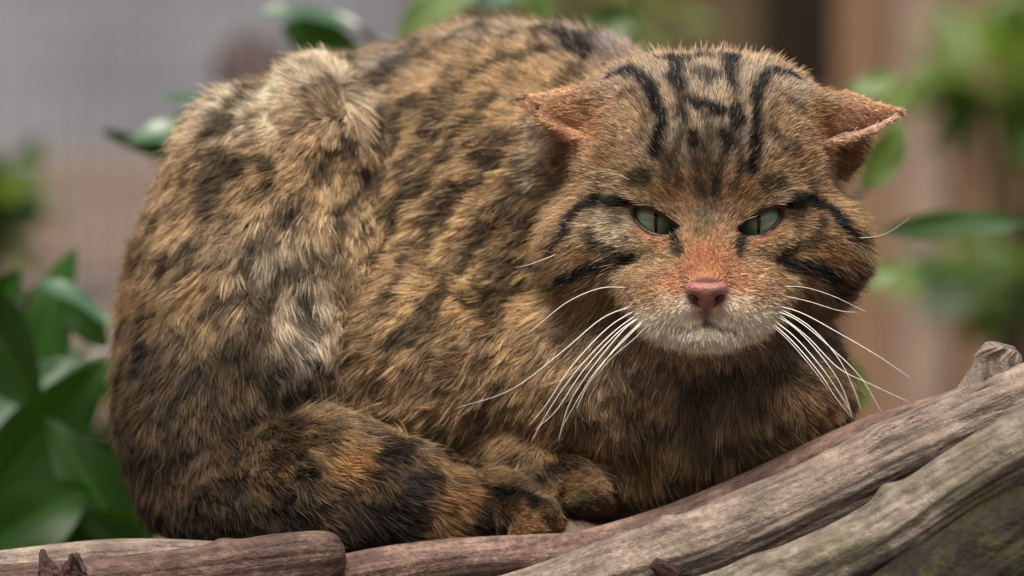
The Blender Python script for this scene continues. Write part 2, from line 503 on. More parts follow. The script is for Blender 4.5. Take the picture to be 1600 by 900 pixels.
jagged_stub('broken_twig', W(100, 912, 66), (-0.2, -0.15, 1), 34 * S, 42 * S, 'wood_dark', ll, 4.7, tall=0.9)
log('thin_log', [(-150, 905, 260, 30), (60, 884, 250, 30), (200, 872, 240, 30), (420, 880, 235, 30), (640, 900, 230, 30)], 'wood_grey', 53, 'thin grey log behind the short pinkish log', per=30)
log('reddish_branch', [(430, 935, 130, 36), (560, 900, 140, 38), (680, 882, 150, 36), (800, 872, 150, 34), (960, 860, 140, 30)], 'wood_pink', 59, 'reddish brown branch under the cat\'s hind paw', per=40)
log('dark_log', [(-200, 1030, 230, 110), (200, 1010, 260, 115), (600, 1000, 300, 120), (1000, 950, 380, 130), (1350, 820, 430, 120), (1700, 720, 450, 110)], 'wood_dark', 63, 'big dark brown log lying lowest, directly beneath the cat', per=30)  # wood kept dark to stand in for shade in the gap under the chest

# ------------------------------------------------------------------ leaves
def leaf_mesh(L, Wd, bend, fold, wav, seed, tipf=0.5):
    n, m = 14, 6
    vs, fs, uvs = [], [], []
    for i in range(n + 1):
        t = i / n
        w = Wd * (math.sin(math.pi * t ** (1.0 + 0.5 * (tipf - .5))) ** 0.8 if 0 < t < 1 else 0.0) + 0.0006
        for j in range(-m // 2, m // 2 + 1):
            u = j / (m / 2)
            x = t * L
            y = u * w
            z = -bend * L * t * t + abs(u) * w * fold + wav * Wd * math.sin(t * 9 + seed + u) * abs(u)
            vs.append((x, y, z)); uvs.append((t, u))
    for i in range(n):
        for j in range(m):
            a = i * (m + 1) + j
            fs.append((a, a + m + 1, a + m + 2, a + 1))
    return vs, fs, uvs

def put_leaf(parent, base, tip, width, face, mat, bend=0.12, fold=0.25, wav=0.12, name='leaf'):
    """base, tip: world points; width: half-width in m; face: the direction the upper side looks"""
    base, tip = Vector(base), Vector(tip)
    ax = tip - base
    L = ax.length
    x = ax.normalized()
    z = Vector(face); z = (z - x * z.dot(x)).normalized()
    y = z.cross(x)
    v, f, u = leaf_mesh(L, width, bend, fold, wav, random.random() * 6, random.random())
    Mx = Matrix((x, y, z)).transposed()
    v = [base + Mx @ (Vector(p) + Vector((0, 0, bend * L * (p[0] / L)))) for p in v]
    return mesh_obj(name, v, f, MT[mat], parent, True, u)

def shrub(name, label, base, stems, leaves, mat, group='laurel shrubs behind the cat'):
    root = empty(name, (base.x, base.y, 0))
    tag(root, label, 'shrub', group)
    for st in stems:
        pts = catmull([tuple(p) for p in st], 10)
        rr = np.linspace(0.0035, 0.0016, len(pts))
        tube('stem', pts, rr, MT['stem'], root, 8)
    for lf in leaves:
        b, t, w, face = lf[:4]
        put_leaf(root, b, t, w, face, lf[4] if len(lf) > 4 else mat, bend=lf[5] if len(lf) > 5 else 0.12)
    return root

UPC = (0.1, -0.5, 0.85)
# near bush, left
def pxw(w, d): return w * S * (1 + d / DP)
D1 = 1150
def LF(x0, y0, x1, y1, w, face, mat, d=D1, bend=0.12, dd=0):
    return (W(x0, y0, d), W(x1, y1, d + dd), pxw(w, d), face, mat, bend)
near = [
    LF(20, 700, 118, 385, 62, (-0.5, -0.9, 0.1), 'leaf', 1250),
    LF(60, 440, 172, 508, 24, (0.25, -0.5, 0.85), 'leaf_glossy', 1100, 0.2),
    LF(95, 455, 168, 545, 26, (0.3, -0.9, -0.3), 'leaf', 1180, 0.1),
    LF(-60, 420, 60, 640, 62, (-0.4, -0.85, 0.1), 'leaf', 1000, 0.1),
    LF(-80, 700, 120, 560, 40, (0.5, -0.6, 0.6), 'leaf_glossy', 1150, 0.15),
    LF(-30, 790, 165, 560, 64, (0.4, -0.9, 0.1), 'leaf', 950, 0.1),
    LF(20, 770, 110, 660, 42, (-0.2, -0.5, 0.85), 'leaf_glossy', 1050, 0.1),
    LF(10, 560, 150, 640, 40, (0.1, -0.8, 0.5), 'leaf_light', 1500, 0.1),
    LF(70, 650, 215, 880, 56, (0.5, -0.85, -0.1), 'leaf', 900, 0.1),
    LF(-60, 880, 140, 760, 62, (0.0, -0.9, 0.1), 'leaf', 850, 0.1),
    LF(60, 900, 260, 800, 60, (0.2, -0.9, -0.1), 'leaf', 900, 0.1),
    LF(-80, 640, 30, 420, 50, (0.2, -0.8, 0.5), 'leaf', 1300, 0.1),
    LF(20, 860, 180, 940, 60, (0.2, -0.8, 0.3), 'leaf', 900, 0.1),
    LF(-60, 560, 90, 500, 40, (-0.1, -0.7, 0.6), 'leaf_light', 1500, 0.1),
    LF(40, 800, 190, 690, 44, (0.6, -0.8, 0.0), 'leaf', 1400, 0.1),
]
near = [(b_ + (b_ - cam.location) * 0.04, t_ + (t_ - cam.location) * 0.04, *r_) for (b_, t_, *r_) in near]
D1 += 470
b1 = W(20, 1000, D1)
shrub('laurel_shrub', 'broad-leaved evergreen shrub with large dark leaves beside the cat\'s haunch', b1,
      [[(b1.x, b1.y, -0.03), W(-10, 800, D1 + 100), W(0, 600, D1 + 100), W(50, 445, D1 + 100)], [(b1.x + .02, b1.y, -0.03), W(40, 880, D1), W(30, 800, D1)]], near, 'leaf')

# sprig with pale glossy leaves left of the haunch hump
D2 = 1900
b2 = W(420, 700, D2)
shrub('laurel_shrub', 'sprig with pale shiny leaves just above the sleeper wall behind the haunch', b2,
      [[(b2.x, b2.y, -0.03), W(420, 500, D2), W(380, 260, D2), W(330, 190, D2)]],
      [LF(345, 175, 245, 155, 26, (0.1, -0.35, 0.95), 'leaf_glossy', D2, 0.25), LF(345, 200, 190, 222, 30, (0.0, -0.5, 0.9), 'leaf_glossy', D2 - 100, 0.1),
       LF(330, 190, 262, 190, 18, (-.3, -0.9, -0.3), 'leaf_light', D2 + 200), LF(350, 260, 160, 205, 14, (0, -0.9, -0.4), 'leaf', D2)], 'leaf')
# top sprig
D3 = 2300
b3 = W(640, 700, D3)
shrub('laurel_shrub', 'leafy evergreen branch rising behind the cat\'s back', b3,
      [[(b3.x, b3.y, -0.03), W(620, 400, D3), W(590, 100, D3), W(562, 42, D3)], [(b3.x, b3.y, -0.03), W(760, 300, D3), W(720, 40, D3), W(740, -60, D3)], [W(740, -60, D3), W(850, -80, D3), W(960, -60, D3 + 500), W(1000, 10, D3 + 900)]],
      [LF(560, 40, 400, 22, 26, (0.0, -0.45, 0.9), 'leaf_glossy', D3, 0.15), LF(440, 40, 570, 85, 30, (-0.2, -0.95, 0.0), 'leaf', D3 + 60, 0.1),
       LF(620, 60, 760, -40, 34, (-0.3, -0.9, 0.3), 'leaf_light', D3, 0.1), LF(700, 5, 850, 12, 28, (0.0, -0.5, 0.9), 'leaf_glossy', D3, 0.15),
       LF(800, -40, 860, 30, 26, (0.3, -0.9, 0.2), 'leaf_light', D3, 0.1), LF(900, 60, 1010, 20, 30, (0.2, -0.8, 0.3), 'leaf_light', D3 + 900, 0.1),
       LF(920, 20, 1000, 60, 26, (0.2, -0.9, 0.0), 'leaf', D3 + 900, 0.1)], 'leaf')
# right hand sprigs
D4 = 1900
b4 = W(1330, 1000, D4)
shrub('laurel_shrub', 'slender shrub with one long pointed leaf beside the cat\'s cheek', b4,
      [[(b4.x, b4.y, -0.03), W(1310, 700, D4), W(1260, 450, D4), W(1270, 300, D4), W(1330, 150, D4)], [W(1270, 300, D4), W(1310, 315, D4), W(1352, 298, D4)], [W(1275, 500, D4), W(1310, 450, D4), W(1345, 438, D4)], [W(1310, 700, D4), W(1300, 600, D4), W(1316, 560, D4)], [(W(1700, 0, D4).x, b4.y, -0.03), W(1690, 600, D4), W(1670, 420, D4), W(1618, 345, D4)]],
      [LF(1620, 345, 1375, 362, 24, (0.0, -0.85, 0.4), 'leaf', D4, 0.0, 100), LF(1350, 298, 1412, 195, 27, (0.3, -0.8, 0.4), 'leaf_light', D4, 0.1),
       LF(1320, 150, 1405, 122, 22, (0.0, -0.8, 0.5), 'leaf_light', D4 + 500, 0.1), LF(1340, 440, 1402, 420, 20, (0.0, -0.8, 0.3), 'leaf_light', D4 + 700, 0.1),
       LF(1315, 560, 1350, 640, 22, (0.1, -0.9, 0.2), 'leaf_light', D4, 0.1), LF(1380, 200, 1420, 130, 16, (0, -0.7, 0.7), 'leaf_light', D4 + 300, 0.1)], 'leaf')

# far bushes, out of focus: leaves spread through a volume
def far_bush(label, cx, cy, d, rx, ry, n, mats, leaf=70, base_py=1000, wid=0.34):
    c = W(cx, cy, d)
    root = empty('leafy_bush', (c.x, c.y, 0))
    tag(root, label, 'bush', 'blurred bushes by the fence')
    k = S * (1 + d / DP)
    tips = []
    for i in range(max(3, n // 8)):
        e = c + Vector((random.uniform(-.7, .7) * rx * k, random.uniform(-.6, .6) * rx * k, random.uniform(-.4, .6) * ry * k))
        pts = catmull([(c.x, c.y, -0.05), tuple((Vector((c.x, c.y, 0)) + e) / 2 + Vector((random.uniform(-.02, .02), 0, 0))), tuple(e)], 8)
        tube('stem', pts, np.linspace(0.005, 0.002, len(pts)), MT['stem'], root, 6)
        tips.append(e)
    for i in range(n):
        while True:
            q = Vector((random.uniform(-1, 1), random.uniform(-1, 1), random.uniform(-1, 1)))
            if q.length < 1: break
        b = c + Vector((q.x * rx * k, q.y * rx * k * 0.8, q.z * ry * k))
        dr = Vector((q.x + random.gauss(0, .5), q.y - 0.3 + random.gauss(0, .5), q.z * .4 + random.gauss(0, .35))).normalized()
        L = leaf * k * random.uniform(.75, 1.3)
        put_leaf(root, b, b + dr * L, L * wid * .5, Vector((random.gauss(0, .35), -0.4 + random.gauss(0, .35), 0.8)), random.choice(mats))
    return root
far_bush('soft green bush in front of the tan board fence, level with the cat\'s ears', 1580, 130, 7300, 130, 66, 64, ['leaf_light'], leaf=110, wid=0.5)
far_bush('soft green bush in front of the tan board fence, below the long pointed leaf', 1590, 425, 7200, 115, 42, 52, ['leaf_light', 'leaf_light', 'leaf'], leaf=110, wid=0.5)
far_bush('dark green bush in front of the sleeper wall', -20, 325, 5200, 70, 55, 60, ['leaf', 'leaf_light'], leaf=80, wid=0.5)
far_bush('low green bush behind the large dark leaves', 60, 690, 3400, 130, 130, 120, ['leaf'], leaf=110, wid=0.5)
far_bush('thin olive bush behind the cat\'s neck', 960, 40, 6400, 110, 60, 26, ['leaf_light', 'leaf'])
# dark reddish stump behind the hump
log('leaning_stump', [(560, 900, 6200, 100), (520, 520, 6200, 95), (465, 240, 6200, 88), (425, 150, 6200, 80), (385, 100, 6200, 60), (360, 70, 6200, 34)], 'wood_dark', 71, None, None, per=16, sides=40)
so = bpy.data.objects['leaning_stump']; tag(so, 'dark reddish leaning stump behind the haunch', 'stump')

# ------------------------------------------------------------------ the wildcat (worked out in photo-pixel units, then scaled to metres)
VOX = 4.0
LO = np.array([-700.0, -50.0, -470.0]); HI = np.array([640.0, 1100.0, 480.0])
DIM = np.ceil((HI - LO) / VOX).astype(int) + 1
G = np.full(DIM, 400.0, np.float32)
AX = [LO[i] + VOX * np.arange(DIM[i]) for i in range(3)]

def Q(px, py, d):
    k = 1 + d / DP
    return np.array([(px - 800) * k, d, (450 - py) * k])

def local(lo, hi):
    i0 = np.clip(np.floor((lo - LO) / VOX).astype(int), 0, DIM - 1)
    i1 = np.clip(np.ceil((hi - LO) / VOX).astype(int) + 1, 1, DIM)
    sl = tuple(slice(a, b) for a, b in zip(i0, i1))
    X = AX[0][sl[0]][:, None, None].astype(np.float32); Y = AX[1][sl[1]][None, :, None].astype(np.float32); Z = AX[2][sl[2]][None, None, :].astype(np.float32)
    return sl, X, Y, Z

def smin(a, b, k):
    h = np.clip(0.5 + 0.5 * (b - a) / k, 0, 1)
    return b + (a - b) * h - k * h * (1 - h)

def ell_d(X, Y, Z, c, r, roll=0, yaw=0):
    x, y, z = X - c[0], Y - c[1], Z - c[2]
    if yaw:
        cy, sy = math.cos(R(yaw)), math.sin(R(yaw)); x, y = x * cy + y * sy, -x * sy + y * cy
    if roll:      # in the picture plane, positive = anticlockwise
        cr, sr = math.cos(R(roll)), math.sin(R(roll)); x, z = x * cr + z * sr, -x * sr + z * cr
    k0 = np.sqrt((x / r[0]) ** 2 + (y / r[2]) ** 2 + (z / r[1]) ** 2) + 1e-6
    k1 = np.sqrt((x / r[0] ** 2) ** 2 + (y / r[2] ** 2) ** 2 + (z / r[1] ** 2) ** 2) + 1e-9
    return (k0 * (k0 - 1) / k1).astype(np.float32)

def ell(px, py, d, rx, rz, ry, k=30, roll=0, yaw=0, sub=False):
    """ellipsoid: radii across, up, in depth"""
    f = 1 + d / DP
    c = Q(px, py, d); r = np.array([rx, rz, ry]) * f
    m = max(r) + k + 12
    sl, X, Y, Z = local(c - m, c + m)
    dd = ell_d(X, Y, Z, c, r, roll, yaw)
    G[sl] = -smin(-G[sl], dd, k) if sub else smin(G[sl], dd, k)

def cone(a, b, k=20, flat=None):
    """round cone a=(px,py,d,r) to b; flat=(vector, factor) squeezes it along a direction"""
    A, B = Q(*a[:3]), Q(*b[:3]); ra, rb = a[3] * (1 + a[2] / DP), b[3] * (1 + b[2] / DP)
    m = max(ra, rb) + k + 12
    sl, X, Y, Z = local(np.minimum(A, B) - m, np.maximum(A, B) + m)
    ab = B - A; L2 = ab @ ab
    x, y, z = X - A[0], Y - A[1], Z - A[2]
    t = np.clip((x * ab[0] + y * ab[1] + z * ab[2]) / L2, 0, 1)
    x, y, z = x - t * ab[0], y - t * ab[1], z - t * ab[2]
    rr = ra + (rb - ra) * t
    if flat is None:
        dd = np.sqrt(x * x + y * y + z * z) - rr
    else:
        v, f = np.array(flat[0], float), flat[1]; v = v / np.linalg.norm(v)
        s = x * v[0] + y * v[1] + z * v[2]
        e = s * (1 / f - 1)
        dd = (np.sqrt((x + v[0] * e) ** 2 + (y + v[1] * e) ** 2 + (z + v[2] * e) ** 2) - rr) * (0.5 + 0.5 * f)
    G[sl] = smin(G[sl], dd.astype(np.float32), k)

# --- trunk
ell(1050, 545, 400, 240, 190, 210, 60)
ell(1160, 600, 350, 140, 130, 150, 50)
ell(940, 600, 380, 150, 140, 170, 50)
ell(800, 360, 640, 300, 300, 290, 80, roll=-12)
ell(760, 300, 760, 270, 250, 260, 60)
ell(700, 560, 500, 220, 190, 230, 70)
ell(900, 300, 600, 190, 230, 240, 60)
ell(540, 420, 720, 300, 320, 280, 70)
ell(1010, 735, 430, 200, 70, 150, 40)
# --- near haunch
ell(412, 470, 520, 208, 322, 225, 50, roll=-14)
ell(372, 650, 480, 172, 200, 210, 60)
ell(505, 230, 470, 88, 130, 120, 22, roll=10)
ell(365, 250, 500, 90, 110, 120, 40, roll=-30)
ell(440, 560, 400, 130, 110, 130, 50, roll=-20)
# --- tail round the feet
tl = [(310, 745, 430, 90), (395, 752, 335, 108), (500, 758, 265, 108), (610, 778, 235, 92), (680, 800, 225, 66), (715, 812, 225, 44)]
for a, b in zip(tl, tl[1:]): cone(a, b, 14)
# --- hind paw, front paws, forearms
cone((700, 770, 330, 60), (800, 800, 240, 46), 16)
ell(828, 806, 218, 50, 34, 55, 14, roll=-8)
for tx, ty in ((850, 800), (838, 818), (815, 826)): ell(tx, ty, 178, 18, 17, 26, 6)
cone((760, 690, 380, 60), (890, 745, 280, 44), 24)
ell(906, 764, 262, 44, 34, 56, 14, roll=-10)
for tx, ty in ((932, 768), (912, 778), (890, 780)): ell(tx, ty, 216, 17, 16, 25, 6)
cone((1220, 640, 310, 85), (1080, 675, 290, 60), 40)
ell(1235, 630, 300, 85, 75, 110, 40, roll=25)
# --- neck and head
cone((1090, 400, 330, 190), (1010, 430, 560, 200), 60)
ell(1096, 262, 265, 196, 160, 215, 40)
ell(1012, 196, 290, 105, 92, 160, 50)
ell(1186, 198, 290, 105, 92, 160, 50)
ell(962, 385, 262, 108, 104, 130, 40, roll=10)
ell(1243, 388, 262, 108, 104, 130, 40, roll=-10)
ell(1102, 366, 185, 138, 112, 118, 30)
cone((1103, 290, 122, 46), (1104, 400, 64, 36), 50)
cone((1104, 395, 66, 35), (1104, 450, 22, 26), 30)
ell(1056, 474, 76, 58, 36, 50, 26, roll=-8)
ell(1153, 474, 76, 58, 36, 50, 26, roll=8)
ell(1104, 436, 92, 92, 44, 56, 34)
ell(1046, 496, 92, 52, 34, 48, 22, roll=-14)
ell(1162, 496, 92, 52, 34, 48, 22, roll=14)
ell(1030, 452, 128, 62, 40, 54, 34, roll=-16)
ell(1178, 452, 128, 62, 40, 54, 34, roll=16)
ell(1102, 517, 82, 58, 29, 46, 16)
ell(1102, 496, 112, 88, 38, 60, 20)
# brows and lids
cone((972, 306, 125, 17), (1062, 336, 88, 15), 16)
cone((1232, 306, 125, 17), (1146, 338, 88, 15), 16)
cone((990, 374, 118, 20), (1052, 392, 84, 14), 16)
cone((1216, 374, 118, 20), (1158, 394, 84, 14), 16)
# ears: flattened, swept sideways, opening downwards
EV = (0.12, 0.35, 1.0)
for (bx, by, mx, my, tx, ty, vx) in ((955, 184, 890, 178, 820, 156, 1), (1248, 190, 1320, 186, 1402, 176, -1)):
    cone((bx, by, 205, 58), (mx, my, 228, 44), 14, ((0.2 * vx, 0.75, 0.65), 0.55))
    cone((mx, my, 228, 44), (tx, ty, 255, 8), 6, ((0.2 * vx, 0.75, 0.65), 0.5))
# ear openings under the rim (near cheek hair pad)
cone((900, 236, 290, 34), (842, 196, 300, 10), 8, ((0.3, 0.8, 0.2), 0.5))
cone((1296, 244, 290, 34), (1346, 212, 300, 10), 8, ((-0.3, 0.8, 0.2), 0.5))

for pts_ in ([(822, 164, 240, 4), (856, 190, 216, 5), (900, 212, 196, 6), (952, 228, 174, 6)], [(1398, 184, 240, 4), (1362, 204, 216, 5), (1316, 218, 196, 6), (1262, 232, 174, 6)]):
    for a, b in zip(pts_, pts_[1:]): cone(a, b, 8)
# eyes: almond openings cut through the lids
EYES = [dict(c=(1021, 345, 150), roll=-26.0, sx=1), dict(c=(1187, 347, 150), roll=26.0, sx=-1)]
ER = 46.0
def almond(u, v):
    """>0 outside; u along the eye (towards the nose positive), v up; flat upper lid, round lower lid"""
    up = np.sqrt((u + 6) ** 2 + (v + 124.0) ** 2) - 139.5
    lo_ = np.sqrt((u - 3) ** 2 + (v - 32.0) ** 2) - 53.0
    return np.maximum(up, lo_)
for e in EYES:
    c = Q(*e['c']); m = 70
    sl, X, Y, Z = local(c + np.array([-m, -160, -m]), c + np.array([m, 30, m]))
    cr, sr = math.cos(R(e['roll'])), math.sin(R(e['roll']))
    x, z = (X - c[0]), (Z - c[2])
    u = (x * cr + z * sr) * e['sx']; v = -x * sr + z * cr
    dd = almond(u, v) + 0 * Y
    G[sl] = np.maximum(G[sl], -dd.astype(np.float32))
# mouth groove and nostril-to-lip cleft
def groove(pts, r, k=5):
    for a, b in zip(pts, pts[1:]):
        A, B = Q(*a), Q(*b); m = r + k + 8
        sl, X, Y, Z = local(np.minimum(A, B) - m, np.maximum(A, B) + m)
        ab = B - A; x, y, z = X - A[0], Y - A[1], Z - A[2]
        t = np.clip((x * ab[0] + y * ab[1] + z * ab[2]) / (ab @ ab), 0, 1)
        dd = np.sqrt((x - t * ab[0]) ** 2 + (y - t * ab[1]) ** 2 + (z - t * ab[2]) ** 2) - r
        G[sl] = -smin(-G[sl], dd.astype(np.float32), k)
groove([(1054, 511, 32), (1074, 508, 22), (1104, 500, 18), (1134, 508, 22), (1154, 511, 32)], 5)
groove([(1104, 478, 2), (1104, 500, 16)], 5)

# --- surface nets
def surface_nets(F):
    s = F < 0
    c = np.zeros(tuple(np.array(F.shape) - 1), np.int8)
    for dx in (0, 1):
        for dy in (0, 1):
            for dz in (0, 1):
                c += s[dx:F.shape[0] - 1 + dx, dy:F.shape[1] - 1 + dy, dz:F.shape[2] - 1 + dz]
    act = (c > 0) & (c < 8)
    idx = np.full(act.shape, -1, np.int32)
    cells = np.argwhere(act)
    idx[act] = np.arange(len(cells))
    acc = np.zeros((len(cells), 3)); cnt = np.zeros(len(cells))
    corners = [(i, j, k) for i in (0, 1) for j in (0, 1) for k in (0, 1)]
    val = {o: F[cells[:, 0] + o[0], cells[:, 1] + o[1], cells[:, 2] + o[2]] for o in corners}
    for o in corners:
        for ax in range(3):
            if o[ax] == 0:
                p = list(o); p[ax] = 1; p = tuple(p)
                a, b = val[o], val[p]
                m = (a < 0) != (b < 0)
                t = np.where(m, a / np.where(m, a - b, 1), 0)
                pos = np.tile(np.array(o, float), (len(cells), 1)); pos[:, ax] += t
                acc[m] += pos[m]; cnt[m] += 1
    V = cells + acc / cnt[:, None]
    quads = []
    for ax in range(3):
        a1, a2 = [(1, 2), (2, 0), (0, 1)][ax]
        sh = [slice(1, -1)] * 3; sh[ax] = slice(0, -1)
        sh2 = list(sh); sh2[ax] = slice(1, None)
        s0, s1 = s[tuple(sh)], s[tuple(sh2)]
        e = np.argwhere(s0 != s1)
        off = np.ones(3, int); off[ax] = 0
        e = e + off
        flip = ~s[e[:, 0], e[:, 1], e[:, 2]]
        q = []
        for (d1, d2) in ((-1, -1), (0, -1), (0, 0), (-1, 0)):
            cc = e.copy(); cc[:, a1] += d1; cc[:, a2] += d2
            q.append(idx[cc[:, 0], cc[:, 1], cc[:, 2]])
        q = np.stack(q, 1)
        q[flip] = q[flip][:, ::-1]
        quads.append(q)
    return V, np.concatenate(quads)
V, F4 = surface_nets(G)
V = LO + V * VOX
# keep the biggest piece only (drop crumbs), by union of face links
par = np.arange(len(V))
for _ in range(60):
    mn = par[F4].min(1)
    new = par.copy()
    for c_ in range(4): np.minimum.at(new, F4[:, c_], mn)
    new = new[new]
    if (new == par).all(): break
    par = new
ids, ct = np.unique(par, return_counts=True)
keep = par == ids[ct.argmax()]
if ct.max() > 0.8 * len(V):
    remap = np.cumsum(keep) - 1
    F4 = remap[F4[keep[F4].all(1)]]; V = V[keep]
# light smoothing
def vnormals(V, F4):
    fn = np.cross(V[F4[:, 2]] - V[F4[:, 0]], V[F4[:, 3]] - V[F4[:, 1]])
    N = np.zeros_like(V)
    for c_ in range(4): np.add.at(N, F4[:, c_], fn)
    return N / (np.linalg.norm(N, axis=1)[:, None] + 1e-9)
deg = np.zeros(len(V))
for c_ in range(4): np.add.at(deg, F4[:, c_], 2.0)
for _ in range(2):
    acc = np.zeros_like(V)
    for c_ in range(4):
        np.add.at(acc, F4[:, c_], V[F4[:, (c_ + 1) % 4]] + V[F4[:, (c_ - 1) % 4]])
    V = 0.5 * V + 0.5 * acc / deg[:, None]
N = vnormals(V, F4)

bvh = BVHTree.FromPolygons([tuple(v) for v in V], [tuple(int(i) for i in f) for f in F4])
CAMQ = Vector((0, -DP, 0))
def hit(px, py):
    d = Vector(((px - 800), DP, (450 - py))).normalized()
    r = bvh.ray_cast(CAMQ, d)
    return None if r[0] is None else np.array(r[0])

# --- value noise
def vnoise(P, seed=0):
    i = np.floor(P).astype(np.int64); f = P - i
    f = f * f * (3 - 2 * f)
    out = 0
    for dx in (0, 1):
        for dy in (0, 1):
            for dz in (0, 1):
                h = (i[:, 0] + dx) * 374761393 + (i[:, 1] + dy) * 668265263 + (i[:, 2] + dz) * 2147483647 + seed * 1274126177
                h = (h ^ (h >> 13)) * 1274126177
                h = (h ^ (h >> 16)) & 0xffff
                w = (f[:, 0] if dx else 1 - f[:, 0]) * (f[:, 1] if dy else 1 - f[:, 1]) * (f[:, 2] if dz else 1 - f[:, 2])
                out = out + w * h / 65535.0
    return out
def sstep(a, b, x):
    t = np.clip((x - a) / (b - a), 0, 1)
    return t * t * (3 - 2 * t)

# --- fields on the skin: blend of seeds by distance
def idw(seeds, vals, scale=None, power=2.6, eps=18.0):
    acc = np.zeros((len(V), vals.shape[1])); ws = np.zeros(len(V))
    for s_, v_, k_ in zip(seeds, vals, scale if scale is not None else [1] * len(seeds)):
        d = np.linalg.norm(V - s_, axis=1) / k_
        w = 1 / (d + eps) ** power
        acc += w[:, None] * v_; ws += w
    return acc / ws[:, None]

